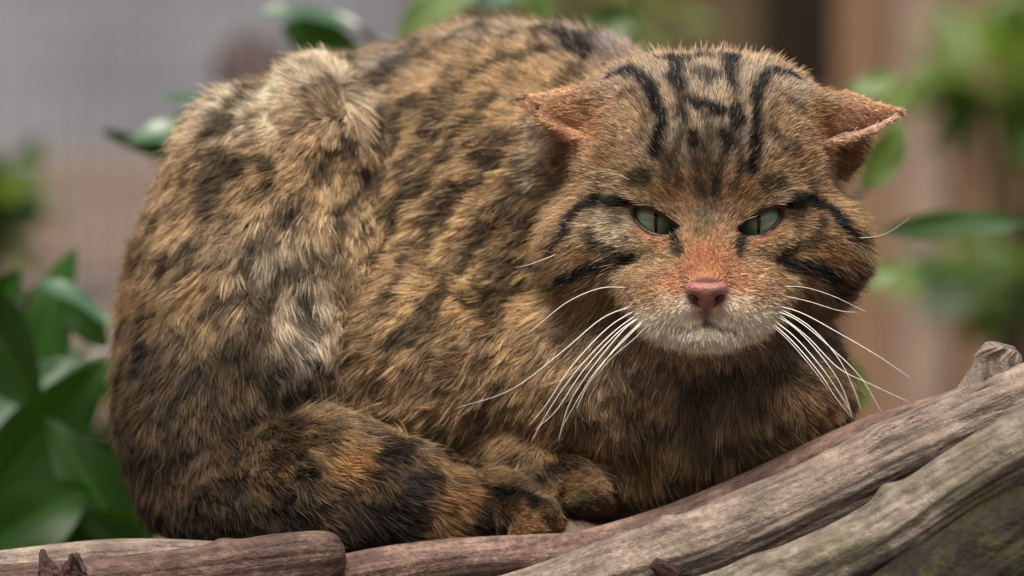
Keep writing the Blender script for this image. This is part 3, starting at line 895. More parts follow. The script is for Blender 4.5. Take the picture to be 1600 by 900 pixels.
# flow seeds: px, py, dx, dy (picture direction, y down), away (towards the back), length px, lift, range
FLOW = [
 # nose bridge, forehead
 (1104, 420, 0, -1, .3, 6, .35), (1104, 380, 0, -1, .4, 9, .35), (1080, 400, -.5, -.8, .3, 8, .35), (1128, 400, .5, -.8, .3, 8, .35),
 (1104, 330, 0, -1, .4, 13, .35), (1104, 270, 0, -1, .5, 18, .35), (1060, 250, -.25, -1, .5, 19, .35), (1150, 250, .25, -1, .5, 19, .35),
 (1104, 200, 0, -1, .6, 22, .4), (1030, 200, -.35, -1, .6, 22, .4), (1180, 200, .35, -1, .6, 22, .4),
 (1104, 130, 0, -1, .8, 30, .45), (1010, 130, -.5, -1, .7, 32, .45), (1200, 130, .5, -1, .7, 32, .45), (1104, 100, 0, -.9, 1, 36, .5),
 (960, 260, -.8, -.5, .4, 24, .35), (1250, 260, .8, -.5, .4, 24, .35), (960, 310, -1, -.1, .4, 20, .35), (1240, 310, 1, -.1, .4, 20, .35),
 (1040, 310, -.4, -.8, .4, 14, .3), (1165, 310, .4, -.8, .4, 14, .3),
 # cheeks
 (1000, 385, -1, .25, .2, 13, .35), (1205, 385, 1, .25, .2, 13, .35), (1040, 410, -.9, .1, .2, 10, .35), (1165, 410, .9, .1, .2, 10, .35),
 (930, 360, -1, .25, .35, 22, .3), (1275, 360, 1, .25, .35, 22, .3), (880, 380, -1, .5, .4, 38, .32), (1330, 380, 1, .5, .4, 38, .32),
 (920, 430, -.9, .6, .3, 28, .3), (1280, 430, .9, .6, .3, 28, .3), (960, 470, -.6, .9, .2, 38, .3), (1240, 470, .6, .9, .2, 38, .3),
 (990, 430, -.9, .4, .2, 20, .3), (1215, 430, .9, .4, .2, 20, .3),
 # muzzle and chin
 (1060, 455, -.9, .2, .2, 8, .35), (1149, 455, .9, .2, .2, 8, .35), (1025, 475, -1, .4, .2, 12, .35), (1182, 475, 1, .4, .2, 12, .35),
 (1080, 480, -.4, .9, .1, 9, .35), (1130, 480, .4, .9, .1, 9, .35), (1104, 530, 0, 1, .1, 14, .35), (1060, 520, -.3, 1, .1, 15, .35), (1145, 520, .3, 1, .1, 15, .35),
 # ears
 (850, 165, -1, -.1, .1, 8, .25), (900, 180, -1, -.15, .1, 9, .25), (935, 205, -1, -.1, .1, 9, .25), (870, 192, -1, -.3, .1, 8, .25), (950, 165, -.9, -.3, .2, 15, .3), (1370, 180, 1, .05, .1, 8, .25), (1310, 185, 1, 0, .1, 9, .25), (1275, 208, 1, 0, .1, 9, .25), (1350, 203, 1, -.2, .1, 8, .25), (1255, 165, .9, -.3, .2, 15, .3),
 (880, 225, -.8, .5, .2, 26, .4), (1316, 232, .8, .5, .2, 26, .4),
 # throat, chest
 (1104, 580, 0, 1, 0, 58, .3), (1000, 580, -.3, 1, 0, 60, .3), (1200, 570, .3, 1, 0, 60, .3), (1104, 660, .1, 1, 0, 74, .3), (980, 660, -.1, 1, 0, 74, .3), (1220, 640, .5, 1, .1, 66, .3),
 (1104, 730, .2, 1, 0, 80, .35), (1000, 720, .1, 1, 0, 76, .35), (1280, 620, .8, .8, .2, 50, .3), (920, 560, -.7, .7, .1, 62, .3), (890, 660, -.5, .8, 0, 66, .35),
 (820, 680, -.8, .6, 0, 60, .35), (860, 480, -.8, .6, .2, 56, .3),
 # flank and back
 (780, 400, -.9, .45, .25, 52, .3), (800, 250, -.9, .3, .4, 50, .3), (700, 300, -.9, .4, .3, 52, .3), (640, 400, -.9, .5, .2, 58, .32), (600, 500, -.9, .5, .2, 66, .34),
 (700, 560, -.85, .6, .1, 62, .33), (560, 560, -.8, .5, .1, 64, .36), (620, 640, -.8, .6, 0, 62, .36), (740, 640, -.8, .6, 0, 62, .35),
 (700, 100, -.9, .2, .5, 44, .3), (800, 60, -.9, 0, .6, 42, .3), (620, 120, -.9, .3, .4, 46, .3), (900, 100, -.9, -.1, .6, 44, .3),
 # haunch
 (500, 150, -.6, -.4, .3, 46, .42), (480, 110, -.6, -.8, .3, 44, .5), (560, 160, .2, .9, .2, 36, .3), (560, 240, -.3, .9, .1, 44, .3), (480, 250, -.6, .8, .1, 60, .36), (380, 220, -.8, .5, .3, 50, .34), (300, 300, -.6, .8, .3, 56, .34),
 (400, 360, -.5, .9, .1, 72, .38), (300, 440, -.5, .9, .2, 66, .35), (480, 400, .1, 1, .1, 72, .38), (220, 520, -.3, 1, .3, 60, .33), (350, 540, .2, 1, .1, 76, .38), (440, 500, .4, 1, .1, 70, .36),
 (460, 580, .6, .8, .1, 60, .34), (250, 650, 0, 1, .2, 66, .36), (350, 650, .4, .9, .1, 68, .36),
 # tail and paws
 (300, 780, .8, .4, 0, 54, .36), (420, 760, .9, .35, 0, 52, .34), (520, 740, .9, .35, 0, 46, .3), (620, 760, .9, .4, 0, 42, .3), (690, 790, .9, .4, 0, 36, .3), (560, 820, .8, .6, 0, 44, .32),
 (820, 795, .9, .3, -.3, 16, .25), (860, 815, .8, .5, -.3, 10, .25), (780, 780, .9, .3, -.2, 22, .28), (905, 758, .9, .3, -.3, 13, .25), (930, 768, .9, .3, -.3, 10, .25), (900, 780, .8, .5, -.3, 10, .25), (945, 755, .9, .3, -.3, 13, .25), (860, 735, .8, .5, 0, 30, .3),
]
fs_, fv_, fl_ = [], [], []
for (x, y, dx, dy, aw, L, lift) in FLOW:
    h = hit(x, y)
    if h is None: continue
    fs_.append(h); fv_.append((dx, aw, -dy)); fl_.append((L, lift))
# far side and back of the animal, so it stays furred from any side
for (x, y, z, d, L) in ((0, 1000, 300, (-.9, .2, 0), 50), (-300, 1000, 100, (-.8, .1, -.6), 60), (200, 850, 0, (-.7, .4, -.7), 60), (300, 500, 250, (0, 1, -.2), 40), (-500, 900, -100, (-.3, .3, -.9), 66), (420, 600, -150, (.1, .5, -.9), 60), (480, 400, -60, (.4, .9, -.3), 46)):
    fs_.append(np.array((x, y, z), float)); fv_.append(d); fl_.append((L, .35))
fs_ = np.array(fs_); fv_ = np.array(fv_, float); fv_ /= np.linalg.norm(fv_, axis=1)[:, None]
fld = idw(fs_, np.concatenate([fv_, np.array(fl_)], 1), power=3.2, eps=14)
DIRV, LEN, LIFT = fld[:, :3], fld[:, 3], fld[:, 4]

# --- coat colour: base patches, then markings laid on the skin; both hold some painted shade
C = dict(tan=lin(172, 144, 107), grey=lin(160, 146, 126), pale=lin(206, 190, 164), rust=lin(176, 128, 88), orange=lin(196, 136, 98), sand=lin(188, 158, 116), ear=lin(214, 164, 128), cream=lin(232, 214, 186),
         white=lin(242, 230, 212), brown=lin(122, 97, 66), dark=lin(36, 29, 24), black=lin(18, 16, 16), ochre=lin(150, 115, 74), umber=lin(88, 69, 48), deep=lin(62, 46, 29), tawny=lin(126, 88, 48), pinkish=lin(214, 186, 172), greyc=lin(128, 118, 114))  # deep: coat brown darkened to carry shade low on the left
BASE = [ # px, py, colour, reach
 (1104, 300, 'tan', 1), (1104, 250, 'grey', 1), (1104, 220, 'grey', 1), (1104, 140, 'grey', 1), (1050, 220, 'grey', 1), (1155, 220, 'grey', 1), (1040, 130, 'grey', 1), (1170, 130, 'grey', 1), (1104, 95, 'greyc', 1), (960, 130, 'grey', 1), (1240, 140, 'grey', 1),
 (1000, 200, 'tan', 1), (1210, 200, 'tan', 1), (960, 250, 'ochre', 1), (1240, 255, 'ochre', 1), (980, 290, 'tan', 1), (1220, 290, 'tan', 1),
 (1056, 312, 'ochre', .8), (1152, 312, 'ochre', .8), (975, 312, 'pale', .7), (1215, 316, 'pale', .6), (968, 345, 'pale', .9), (1240, 350, 'tan', .8), (965, 370, 'pale', .8), (1235, 370, 'tan', .8),
 (1030, 390, 'tan', .8), (1180, 392, 'tan', .8), (1010, 420, 'tan', .8), (1200, 420, 'ochre', .8), (930, 395, 'ochre', 1), (1280, 392, 'tawny', 1), (880, 340, 'tan', 1), (1320, 340, 'tan', 1), (870, 300, 'tan', 1), (1310, 290, 'tan', 1), (850, 280, 'pale', .5), (845, 330, 'tan', .9),
 (950, 450, 'brown', 1), (1265, 455, 'brown', 1), (900, 470, 'brown', 1), (1310, 430, 'umber', 1), (960, 490, 'umber', 1), (1240, 490, 'umber', 1),
 (1104, 412, 'orange', 1.2), (1104, 396, 'orange', .9), (1082, 428, 'orange', 1.2), (1128, 428, 'orange', 1.2), (1058, 440, 'orange', 1), (1152, 440, 'orange', 1), (1022, 452, 'ochre', 1), (1185, 452, 'ochre', 1), (1036, 446, 'rust', .5), (1174, 446, 'rust', .5), (1025, 468, 'tan', .6), (1182, 468, 'tan', .6), (1046, 466, 'cream', .4), (1162, 466, 'cream', .4),
 (1104, 368, 'tan', .8), (1074, 372, 'tan', .7), (1136, 372, 'tan', .7), (1048, 405, 'tan', .8), (1162, 405, 'tan', .8), (1020, 432, 'tan', .8), (1190, 432, 'tan', .8), (1104, 345, 'grey', .8),
 (1076, 472, 'white', .55), (1134, 472, 'white', .55), (1062, 488, 'cream', .6), (1148, 488, 'cream', .6), (1030, 500, 'white', 1), (1178, 500, 'white', 1), (1016, 488, 'cream', .6), (1192, 488, 'cream', .6), (1045, 518, 'white', 1), (1070, 532, 'white', 1), (1104, 536, 'white', 1), (1140, 532, 'white', 1), (1162, 518, 'white', 1), (1104, 522, 'cream', .8),
 (850, 168, 'ear', .9), (880, 178, 'ear', .9), (905, 188, 'ear', .9), (930, 200, 'rust', .9), (925, 165, 'ochre', .8), (1370, 182, 'ear', .9), (1340, 184, 'ear', .9), (1310, 190, 'ear', .9), (1282, 202, 'rust', .9), (1285, 168, 'ochre', .8), (860, 222, 'cream', .8), (850, 250, 'pale', .6), (890, 245, 'brown', .9), (1320, 240, 'ochre', .9), (1340, 228, 'tan', .7),
 (1104, 590, 'umber', 1), (1000, 600, 'brown', 1), (1200, 600, 'brown', 1), (1104, 690, 'brown', 1), (1000, 690, 'brown', 1), (1200, 680, 'brown', 1), (1104, 745, 'tawny', 1), (1010, 730, 'brown', 1), (1270, 610, 'ochre', 1), (1310, 620, 'tan', 1),
 (900, 560, 'tan', 1.2), (880, 660, 'ochre', 1.2), (800, 600, 'tan', 1.2), (760, 660, 'brown', 1), (860, 440, 'sand', 1.3), (780, 450, 'sand', 1.5), (700, 400, 'sand', 1.5), (800, 260, 'sand', 1.5), (700, 200, 'sand', 1.4), (800, 130, 'sand', 1.4), (700, 80, 'tan', 1), (640, 100, 'greyc', 1), (760, 60, 'grey', 1), (950, 85, 'greyc', 1), (640, 330, 'sand', 1.4), (600, 480, 'sand', 1.4), (680, 560, 'tan', 1.2), (560, 590, 'tan', 1),
 (500, 130, 'pale', 1), (420, 160, 'pale', 1), (370, 170, 'pale', .9), (500, 250, 'tan', 1.2), (400, 280, 'tan', 1.2), (300, 300, 'tan', 1.2), (440, 400, 'grey', 1.2), (320, 440, 'tan', 1), (220, 440, 'brown', 1), (460, 500, 'pale', .5), (455, 530, 'pale', .5), (480, 470, 'pale', .8),
 (380, 540, 'deep', 1), (250, 560, 'deep', 1), (220, 680, 'deep', 1), (350, 660, 'deep', 1.2), (300, 780, 'deep', 1.2), (240, 800, 'deep', 1), (450, 700, 'brown', .8), (540, 720, 'tawny', .6), (420, 800, 'deep', 1), (690, 760, 'tawny', 1), (600, 780, 'deep', 1), (840, 810, 'ochre', .8), (920, 760, 'brown', 1), (780, 780, 'deep', 1), (560, 830, 'deep', 1), (860, 720, 'deep', .8),  # lower haunch, tail and feet: shade painted into the coat colour
]
bs_, bc_, bk_ = [], [], []
for (x, y, cn, k_) in BASE:
    h = hit(x, y)
    if h is not None: bs_.append(h); bc_.append(C[cn]); bk_.append(k_)
for (x, y, z) in ((0, 1000, 300), (-300, 1000, 100), (200, 850, 0), (-500, 900, -100), (420, 600, -150)):
    bs_.append(np.array((x, y, z), float)); bc_.append(C['tan']); bk_.append(1.5)
COATC = idw(np.array(bs_), np.array(bc_), bk_, power=3.0, eps=10)

isface = sstep(330, 250, V[:, 1]) * sstep(-110, -60, V[:, 2]) * sstep(20, 70, V[:, 0])
# mottling and broken tabby stripes on the body
q = V / np.array([34.0, 40.0, 34.0])
n1 = vnoise(q, 1); n2 = vnoise(V / 15.0, 2); n3 = vnoise(V / 90.0, 3)
# stripes run across the trunk (from the spine down)
along = V[:, 0] * 0.72 + V[:, 2] * -0.62 + 60 * (n3 - .5) + 34 * (n1 - .5)
st = 0.5 + 0.5 * np.sin(along / 72 * 2 * math.pi)
stripe = sstep(0.62, 0.98, st * (0.65 + 0.6 * n3)) * (1 - isface)
mott = sstep(0.56, 0.78, 0.6 * n1 + 0.4 * n2) * (1 - isface)
low = sstep(-60, -180, V[:, 2]) * sstep(-20, -120, V[:, 0])
mott = np.maximum(mott, low * sstep(0.46, 0.62, 0.6 * n1 + 0.4 * n2))  # thicker dark mottling low on the left adds to the painted shade
flank = sstep(-230, -160, V[:, 0]) * sstep(-160, 0, V[:, 2])
dk = np.clip(0.85 * stripe * sstep(-260, 20, V[:, 2]) + (0.8 - 0.6 * flank) * mott, 0, .92)
COATC = COATC * (1 - dk[:, None]) + np.array(C['umber']) * 0.34 * dk[:, None]
lt = sstep(0.6, 0.85, vnoise(V / 24.0, 9)) * (1 - isface) * 0.45
COATC = COATC * (1 - lt[:, None]) + np.clip(COATC * 1.5, 0, .7) * lt[:, None]

MARKS = [ # colour, strength, half width, points
 ('black', .95, 9, [(962, 126), (985, 122), (1006, 132), (1024, 156), (1034, 188), (1037, 215), (1032, 248)]),
 ('black', .9, 9, [(1052, 104), (1064, 116), (1062, 134), (1067, 156)]),
 ('black', .9, 13, [(1056, 104), (1080, 108), (1102, 106), (1124, 108), (1146, 104)]),
 ('black', .9, 9, [(1144, 104), (1138, 122), (1144, 152)]),
 ('black', .95, 8, [(1246, 130), (1222, 124), (1198, 130), (1182, 146), (1175, 175), (1178, 210), (1172, 246), (1164, 272)]),
 ('dark', .85, 12, [(1094, 134), (1112, 138)]), ('black', .85, 9, [(1080, 168), (1090, 178)]), ('black', .9, 9, [(1108, 176), (1122, 190)]), ('black', .9, 9, [(1148, 186), (1150, 204)]),
 ('black', .85, 8, [(1083, 224), (1088, 236)]), ('black', .85, 8, [(1129, 222), (1132, 238)]), ('dark', .8, 7, [(1064, 182), (1066, 196)]), ('umber', .8, 10, [(984, 158), (998, 158)]), ('umber', .75, 11, [(1222, 168), (1240, 170)]), ('umber', .7, 13, [(1204, 228), (1222, 234)]),
 ('dark', .5, 8, [(1100, 250), (1108, 280), (1110, 306)]), ('dark', .6, 6, [(1042, 252), (1050, 290)]), ('dark', .7, 10, [(1002, 284), (1020, 282)]), ('dark', .65, 10, [(1190, 292), (1206, 290)]), ('dark', .55, 5, [(1060, 271), (1066, 298)]), ('dark', .55, 5, [(1150, 276), (1142, 304)]),
 ('dark', .6, 5, [(1085, 236), (1090, 270), (1096, 312)]), ('dark', .6, 5, [(1128, 240), (1122, 275), (1116, 312)]), ('dark', .65, 5, [(1066, 160), (1072, 195), (1064, 235), (1056, 262)]), ('dark', .65, 5, [(1146, 158), (1142, 205), (1150, 245), (1152, 268)]), ('dark', .6, 6, [(1104, 196), (1106, 225), (1104, 250)]), ('dark', .5, 5, [(1010, 170), (1016, 200), (1008, 236)]), ('dark', .5, 5, [(1204, 168), (1200, 200), (1204, 226)]), ('umber', .5, 16, [(1104, 330), (1104, 362)]),
 ('black', .95, 8.5, [(978, 316), (953, 314), (924, 325), (904, 345), (891, 370), (850, 393)]), ('black', .95, 9, [(1232, 316), (1254, 313), (1283, 329), (1304, 353), (1337, 368)]),
 ('dark', .75, 6, [(933, 360), (945, 382), (974, 391)]), ('dark', .75, 6, [(1271, 345), (1254, 378), (1217, 393)]),
 ('black', .9, 8, [(999, 405), (957, 408), (920, 418), (891, 434), (868, 440)]), ('black', .9, 9, [(1209, 412), (1246, 411), (1275, 418), (1292, 426)]),
 ('dark', .8, 16, [(1304, 440), (1330, 420)]), ('dark', .7, 13, [(1346, 372), (1350, 400)]), ('umber', .6, 12, [(860, 405), (850, 425)]),
 ('dark', .6, 18, [(883, 490), (904, 535)]), ('dark', .7, 14, [(980, 552), (1050, 580), (1150, 580), (1200, 556)]), ('dark', .65, 16, [(994, 645), (1069, 661), (1139, 668), (1192, 665), (1254, 640)]), ('dark', .5, 14, [(940, 590), (980, 620)]), ('dark', .45, 14, [(1210, 575), (1250, 590)]), ('umber', .5, 14, [(1040, 610), (1120, 618), (1180, 610)]),  # neck stripe is painted cheek shade; collar below the chin is partly shadow
 ('black', .8, 7, [(1058, 374), (1064, 396)]), ('black', .8, 7, [(1153, 376), (1147, 398)]), ('dark', .5, 3, [(1062, 509), (1080, 507), (1104, 500), (1128, 507), (1146, 509)]), ('dark', .5, 4, [(1104, 482), (1104, 498)]), 
 ('orange', .5, 5, [(1000, 356), (1030, 374), (1046, 380)]), ('orange', .5, 5, [(1210, 358), (1180, 374), (1164, 380)]), ('pale', .5, 5, [(984, 330), (988, 350)]),
 # ear rims
 ('pale', .35, 5, [(818, 150), (870, 146), (925, 150)]), ('ear', .6, 5, [(830, 168), (858, 187), (900, 208), (948, 226)]), ('pale', .35, 5, [(1400, 168), (1340, 160), (1285, 152)]), ('pinkish', .5, 5, [(1394, 183), (1362, 200), (1316, 214), (1268, 229)]),
 # trunk
 ('black', 1.0, 20, [(828, 62), (868, 60), (905, 80), (940, 106)]), ('dark', .75, 13, [(780, 48), (730, 66), (690, 90)]), ('dark', .85, 14, [(880, 92), (810, 100), (760, 124), (715, 160), (690, 200)]), ('dark', .85, 14, [(848, 186), (790, 215), (750, 260), (700, 320), (670, 360)]), ('dark', .75, 14, [(740, 170), (690, 215), (650, 280), (620, 330)]), ('dark', .7, 14, [(840, 330), (800, 400), (770, 440)]),
 ('umber', .7, 12, [(835, 260), (790, 320), (740, 370)]), ('umber', .7, 12, [(640, 110), (625, 170), (612, 230)]), ('dark', .75, 8, [(566, 110), (590, 150), (602, 200), (600, 260), (590, 300)]),  # last mark paints the shade in the crease beside the haunch hump
 ('dark', .7, 15, [(745, 465), (765, 475)]), ('dark', .65, 20, [(680, 540), (720, 560)]), ('umber', .7, 16, [(590, 520), (600, 590)]), ('umber', .7, 15, [(640, 440), (620, 480)]), ('umber', .6, 16, [(820, 540), (790, 580)]), ('umber', .6, 15, [(690, 420), (720, 400)]), ('dark', .6, 18, [(760, 640), (830, 660)]), ('dark', .6, 14, [(860, 600), (900, 640)]),
 # haunch and tail rings
 ('black', .85, 22, [(238, 480), (236, 560)]), ('dark', .7, 18, [(200, 470), (190, 500)]), ('dark', .7, 20, [(440, 545), (430, 590)]), ('black', .9, 30, [(450, 610), (500, 640)]), ('dark', .7, 18, [(470, 300), (440, 330)]), ('dark', .6, 18, [(350, 330), (320, 370)]), ('dark', .7, 20, [(390, 440), (360, 470)]), ('dark', .7, 20, [(300, 560), (330, 600)]), ('dark', .6, 20, [(240, 330), (220, 380)]),
 ('black', .9, 34, [(470, 740), (450, 800), (440, 840)]), ('black', .93, 32, [(592, 680), (620, 740), (600, 800), (560, 850)]), ('black', .93, 26, [(735, 760), (745, 800), (730, 840)]), ('ochre', .7, 18, [(532, 690), (520, 740)]), ('ochre', .75, 18, [(686, 740), (690, 790), (676, 830)]), ('dark', .8, 24, [(360, 740), (350, 820)]), ('black', .8, 22, [(640, 850), (580, 860)]),
 ('black', .9, 13, [(766, 764), (800, 776), (828, 786)]), ('dark', .7, 10, [(780, 820), (800, 836)]), ('dark', .6, 12, [(860, 720), (900, 735)]),
 ('pale', .5, 7, [(530, 636), (560, 656), (590, 672)]), ('white', .3, 18, [(455, 490), (465, 530)]),
]
NOMARK = COATC.copy()
wob = (vnoise(V / 7.0, 5) - .5) * 7 + (vnoise(V / 18.0, 6) - .5) * 8
for (cn, a, w, pts) in MARKS:
    P = [hit(*p) for p in pts]
    P = [p for p in P if p is not None]
    if len(P) < 2: continue
    P = catmull(P, 4)
    lo, hi = P.min(0) - w * 2.5 - 20, P.max(0) + w * 2.5 + 20
    sel = np.where(((V > lo) & (V < hi)).all(1))[0]
    if not len(sel): continue
    dmin = np.full(len(sel), 1e9)
    for A, B in zip(P, P[1:]):
        ab = B - A
        t = np.clip(((V[sel] - A) @ ab) / (ab @ ab + 1e-9), 0, 1)
        dmin = np.minimum(dmin, np.linalg.norm(V[sel] - A - t[:, None] * ab, axis=1))
    w = w * (1.35 if P[0][1] < 330 and P[0][0] > 40 else 1.0)
    a = a if w > 15 or P[0][1] > 330 else min(1, a * 1.12)
    f = a * sstep(w * 1.35 + 1, w * 0.6, dmin + wob[sel] * min(1, w / 14) + (w > 15) * (vnoise(V[sel] / 26.0, 77) - .42) * w * 2.3)
    COATC[sel] = COATC[sel] * (1 - f[:, None]) + np.array(C[cn]) * f[:, None]

# bare skin: around the eyes, nose leather
bare = np.zeros(len(V))
for e in EYES:
    c = Q(*e['c'])
    cr, sr = math.cos(R(e['roll'])), math.sin(R(e['roll']))
    x, z = V[:, 0] - c[0], V[:, 2] - c[2]
    u = (x * cr + z * sr) * e['sx']; v = -x * sr + z * cr
    bare = np.maximum(bare, sstep(7, 2, almond(u, v)) * (V[:, 1] < 200))
cN = Q(1104, 458, 8)
bare = np.maximum(bare, sstep(1.25, 0.95, np.sqrt(((V[:, 0] - cN[0]) / 29) ** 2 + ((V[:, 1] - cN[1]) / 60) ** 2 + ((V[:, 2] - cN[2]) / 23) ** 2)))

# --- the body mesh
cat = empty('wildcat', W(750, 870, 400))
tag(cat, 'striped brown tabby wildcat crouching on the logs with flattened ears', 'wildcat')
def to_m(P): return P * S + np.array([0, 0, ZC])
def parent_to(o, p):
    o.parent = p
    o.matrix_parent_inverse = Matrix.Translation(-Vector(p.location))

Msk = Mat('cat_skin')
at = Msk.n('ShaderNodeAttribute', attribute_name='coat')
hs = Msk.n('ShaderNodeHueSaturation'); hs.inputs['Value'].default_value = 0.6
Msk.l(at.outputs['Color'], hs.inputs['Color']); Msk.l(hs.outputs[0], Msk.b.inputs['Base Color'])
Msk.b.inputs['Roughness'].default_value = 0.9; Msk.b.inputs['Specular IOR Level'].default_value = 0.1
me = bpy.data.meshes.new('body')
me.from_pydata([], [], [])
Vm = to_m(V).astype(np.float32)
me.vertices.add(len(Vm)); me.vertices.foreach_set('co', Vm.ravel())
me.loops.add(F4.size); me.loops.foreach_set('vertex_index', F4.astype(np.int32).ravel())
me.polygons.add(len(F4)); me.polygons.foreach_set('loop_start', np.arange(0, F4.size, 4, dtype=np.int32)); me.polygons.foreach_set('loop_total', np.full(len(F4), 4, np.int32))
me.update(calc_edges=True); me.validate()
me.polygons.foreach_set('use_smooth', np.ones(len(F4), bool))
ca = me.color_attributes.new('coat', 'FLOAT_COLOR', 'POINT')
skinc = COATC.copy()
skinc = skinc * (1 - bare[:, None]) + np.array(lin(120, 84, 74)) * bare[:, None]
ca.data.foreach_set('color', np.concatenate([skinc, np.ones((len(V), 1))], 1).astype(np.float32).ravel())
me.materials.append(Msk.m)
body = bpy.data.objects.new('body', me); COL.objects.link(body); parent_to(body, cat)

# --- the fur
tri = np.concatenate([F4[:, [0, 1, 2]], F4[:, [0, 2, 3]]])
area = np.linalg.norm(np.cross(V[tri[:, 1]] - V[tri[:, 0]], V[tri[:, 2]] - V[tri[:, 0]]), axis=1) / 2
tc_ = V[tri].mean(1); tn = N[tri].mean(1)
tocam = np.array([0, -DP, 0]) - tc_; tocam /= np.linalg.norm(tocam, axis=1)[:, None]
facing = (tn * tocam).sum(1)
tl_ = LEN[tri].mean(1)
dens = np.where(facing > -0.25, 1.0, 0.25) * np.clip(26 / np.maximum(tl_, 5), 0.42, 2.6) * (1 - bare[tri].mean(1))
under = tc_[:, 2] < -395
dens = np.where(under, dens * 0.3, dens)
w = area * dens
NH = 960000
pick = np.searchsorted(np.cumsum(w) / w.sum(), rng.random(NH))
pick = np.clip(pick, 0, len(tri) - 1)
a = rng.random(NH); b = rng.random(NH); fl2 = a + b > 1; a[fl2] = 1 - a[fl2]; b[fl2] = 1 - b[fl2]
bw = np.stack([1 - a - b, a, b], 1)
def interp(A):
    A = A if A.ndim > 1 else A[:, None]
    return (A[tri[pick]] * bw[:, :, None]).sum(1)
P0 = interp(V); Nn = interp(N); Nn /= np.linalg.norm(Nn, axis=1)[:, None] + 1e-9
T = interp(DIRV); T /= np.linalg.norm(T, axis=1)[:, None] + 1e-9
T = T - Nn * (T * Nn).sum(1)[:, None]; T /= np.linalg.norm(T, axis=1)[:, None] + 1e-6
Ln = interp(LEN)[:, 0]; Lf = interp(LIFT)[:, 0]; Cc = interp(COATC)
mix_h = (rng.random(NH) < 0.03 + 0.15 * (1 - sstep(44, 22, Ln)))
Cc[mix_h] = interp(NOMARK)[mix_h] * 0.85
face_h = sstep(44, 22, Ln)
# clumps: hairs lean towards the tip of a nearby guide
fur_noise = np.stack([vnoise(P0 / 26.0, 21), vnoise(P0 / 26.0, 22), vnoise(P0 / 26.0, 23)], 1) - .5
fur_noise2 = np.stack([vnoise(P0 / 11.0, 41), vnoise(P0 / 11.0, 42), vnoise(P0 / 11.0, 43)], 1) - .5
T2 = T + fur_noise * (1.3 * (1 - face_h) + 0.3 * face_h)[:, None] + fur_noise2 * (0.7 * (1 - face_h) + 0.25 * face_h)[:, None] + rng.normal(0, .17, (NH, 3))
T2 = T2 - Nn * (T2 * Nn).sum(1)[:, None]; T2 /= np.linalg.norm(T2, axis=1)[:, None] + 1e-6
Ls = Ln * (1 - 0.34 * sstep(38, 50, Ln)) * (0.72 + 0.5 * rng.random(NH)) * (0.85 + .4 * vnoise(P0 / 30.0, 31))
stray = rng.random(NH) < 0.03
Ls[stray] *= 1.45
Lfj = np.clip(Lf + rng.normal(0, .1, NH) + stray * .25, .08, 1.2)
K = 5
pts = np.empty((NH, K, 3))
pts[:, 0] = P0 - Nn * 1.5
d0 = T2 * np.cos(Lfj * 1.3)[:, None] + Nn * np.sin(Lfj * 1.3)[:, None]
seg = Ls / (K - 1)
grav = np.array([0, 0, -1.0])
for k in range(1, K):
    bend = 0.25 * k / (K - 1)
    dk_ = d0 * (1 - bend) + T2 * bend + grav * (0.10 * k / (K - 1)) * (1 - face_h)[:, None]
    dk_ /= np.linalg.norm(dk_, axis=1)[:, None]
    pts[:, k] = pts[:, k - 1] + dk_ * seg[:, None]
NG = 52000
gi = rng.choice(NH, NG, replace=False)
kd = KDTree(NG)
for i, g in enumerate(gi): kd.insert(P0[g], i)
kd.balance()
near = np.fromiter((kd.find(p)[1] for p in P0), np.int64, NH)
gsel = gi[near]
same = (Nn * Nn[gsel]).sum(1) > 0.3
cl = (0.52 * (1 - face_h) + 0.22 * face_h) * same * (0.5 + 0.7 * rng.random(NH))
for k in range(1, K):
    t = k / (K - 1)
    pts[:, k] += (pts[gsel, k] - pts[:, k]) * np.clip(cl * t ** 1.3, 0, .95)[:, None]
# colours along the hair: darker root, coloured band, some dark or pale tips (agouti ticking)
lum = rng.normal(1.0, 0.14, NH)[:, None]
gl = (0.82 + 0.36 * rng.random(NG))[near][:, None]
tk = (0.58 + 0.84 * vnoise(P0 / 4.2, 51)) * face_h + (0.62 + 0.76 * vnoise(P0 / 13.0, 52)) * (0.8 + 0.4 * vnoise(P0 / 30.0, 53)) * (1 - face_h)
short = sstep(13, 9, Ln)
tk = tk * (1 - 0.6 * short) + 0.6 * short
wh = sstep(0.42, 0.6, Cc.mean(1))
tk = tk * (1 - wh) + wh * (0.9 + 0.2 * rng.random(NH))
base = np.clip(Cc * lum * gl * tk[:, None] * 1.08, 0, .9)
bl = base.mean(1)
tick = rng.random(NH)
cols = np.empty((NH, K, 4), np.float32); cols[..., 3] = 1
root = base * (0.55 + 0.35 * wh)[:, None] + np.array(lin(70, 58, 48)) * 0.12
tip = np.where((tick < (0.24 + 0.14 * face_h) * (1 - wh))[:, None], base * 0.32, np.where((tick > 0.86)[:, None], np.clip(base * 1.55 + .02, 0, .9), base))
for k in range(K):
    t = k / (K - 1)
    cb = root * (1 - sstep(0.0, 0.5, t)) + base * sstep(0.0, 0.5, t)
    s_ = sstep(0.55, 0.85, t)
    cols[:, k, :3] = cb * (1 - s_) + tip * s_
r0 = (0.41 + 0.03 * sstep(12, 50, Ln)) * (0.8 + .4 * rng.random(NH))
r0 = np.where(interp(facing.mean() * np.ones(len(V)))[:, 0] < -9, r0, r0)
rad = r0[:, None] * np.array([1.0, 1.0, 0.9, 0.65, 0.12])[None] * S
Mf = Mat('fur')
fa = Mf.n('ShaderNodeAttribute', attribute_name='coat')
Mf.l(fa.outputs['Color'], Mf.b.inputs['Base Color'])
Mf.b.inputs['Roughness'].default_value = 0.55
Mf.b.inputs['Specular IOR Level'].default_value = 0.25
hc = bpy.data.hair_curves.new('fur')
hc.add_curves([K] * NH)
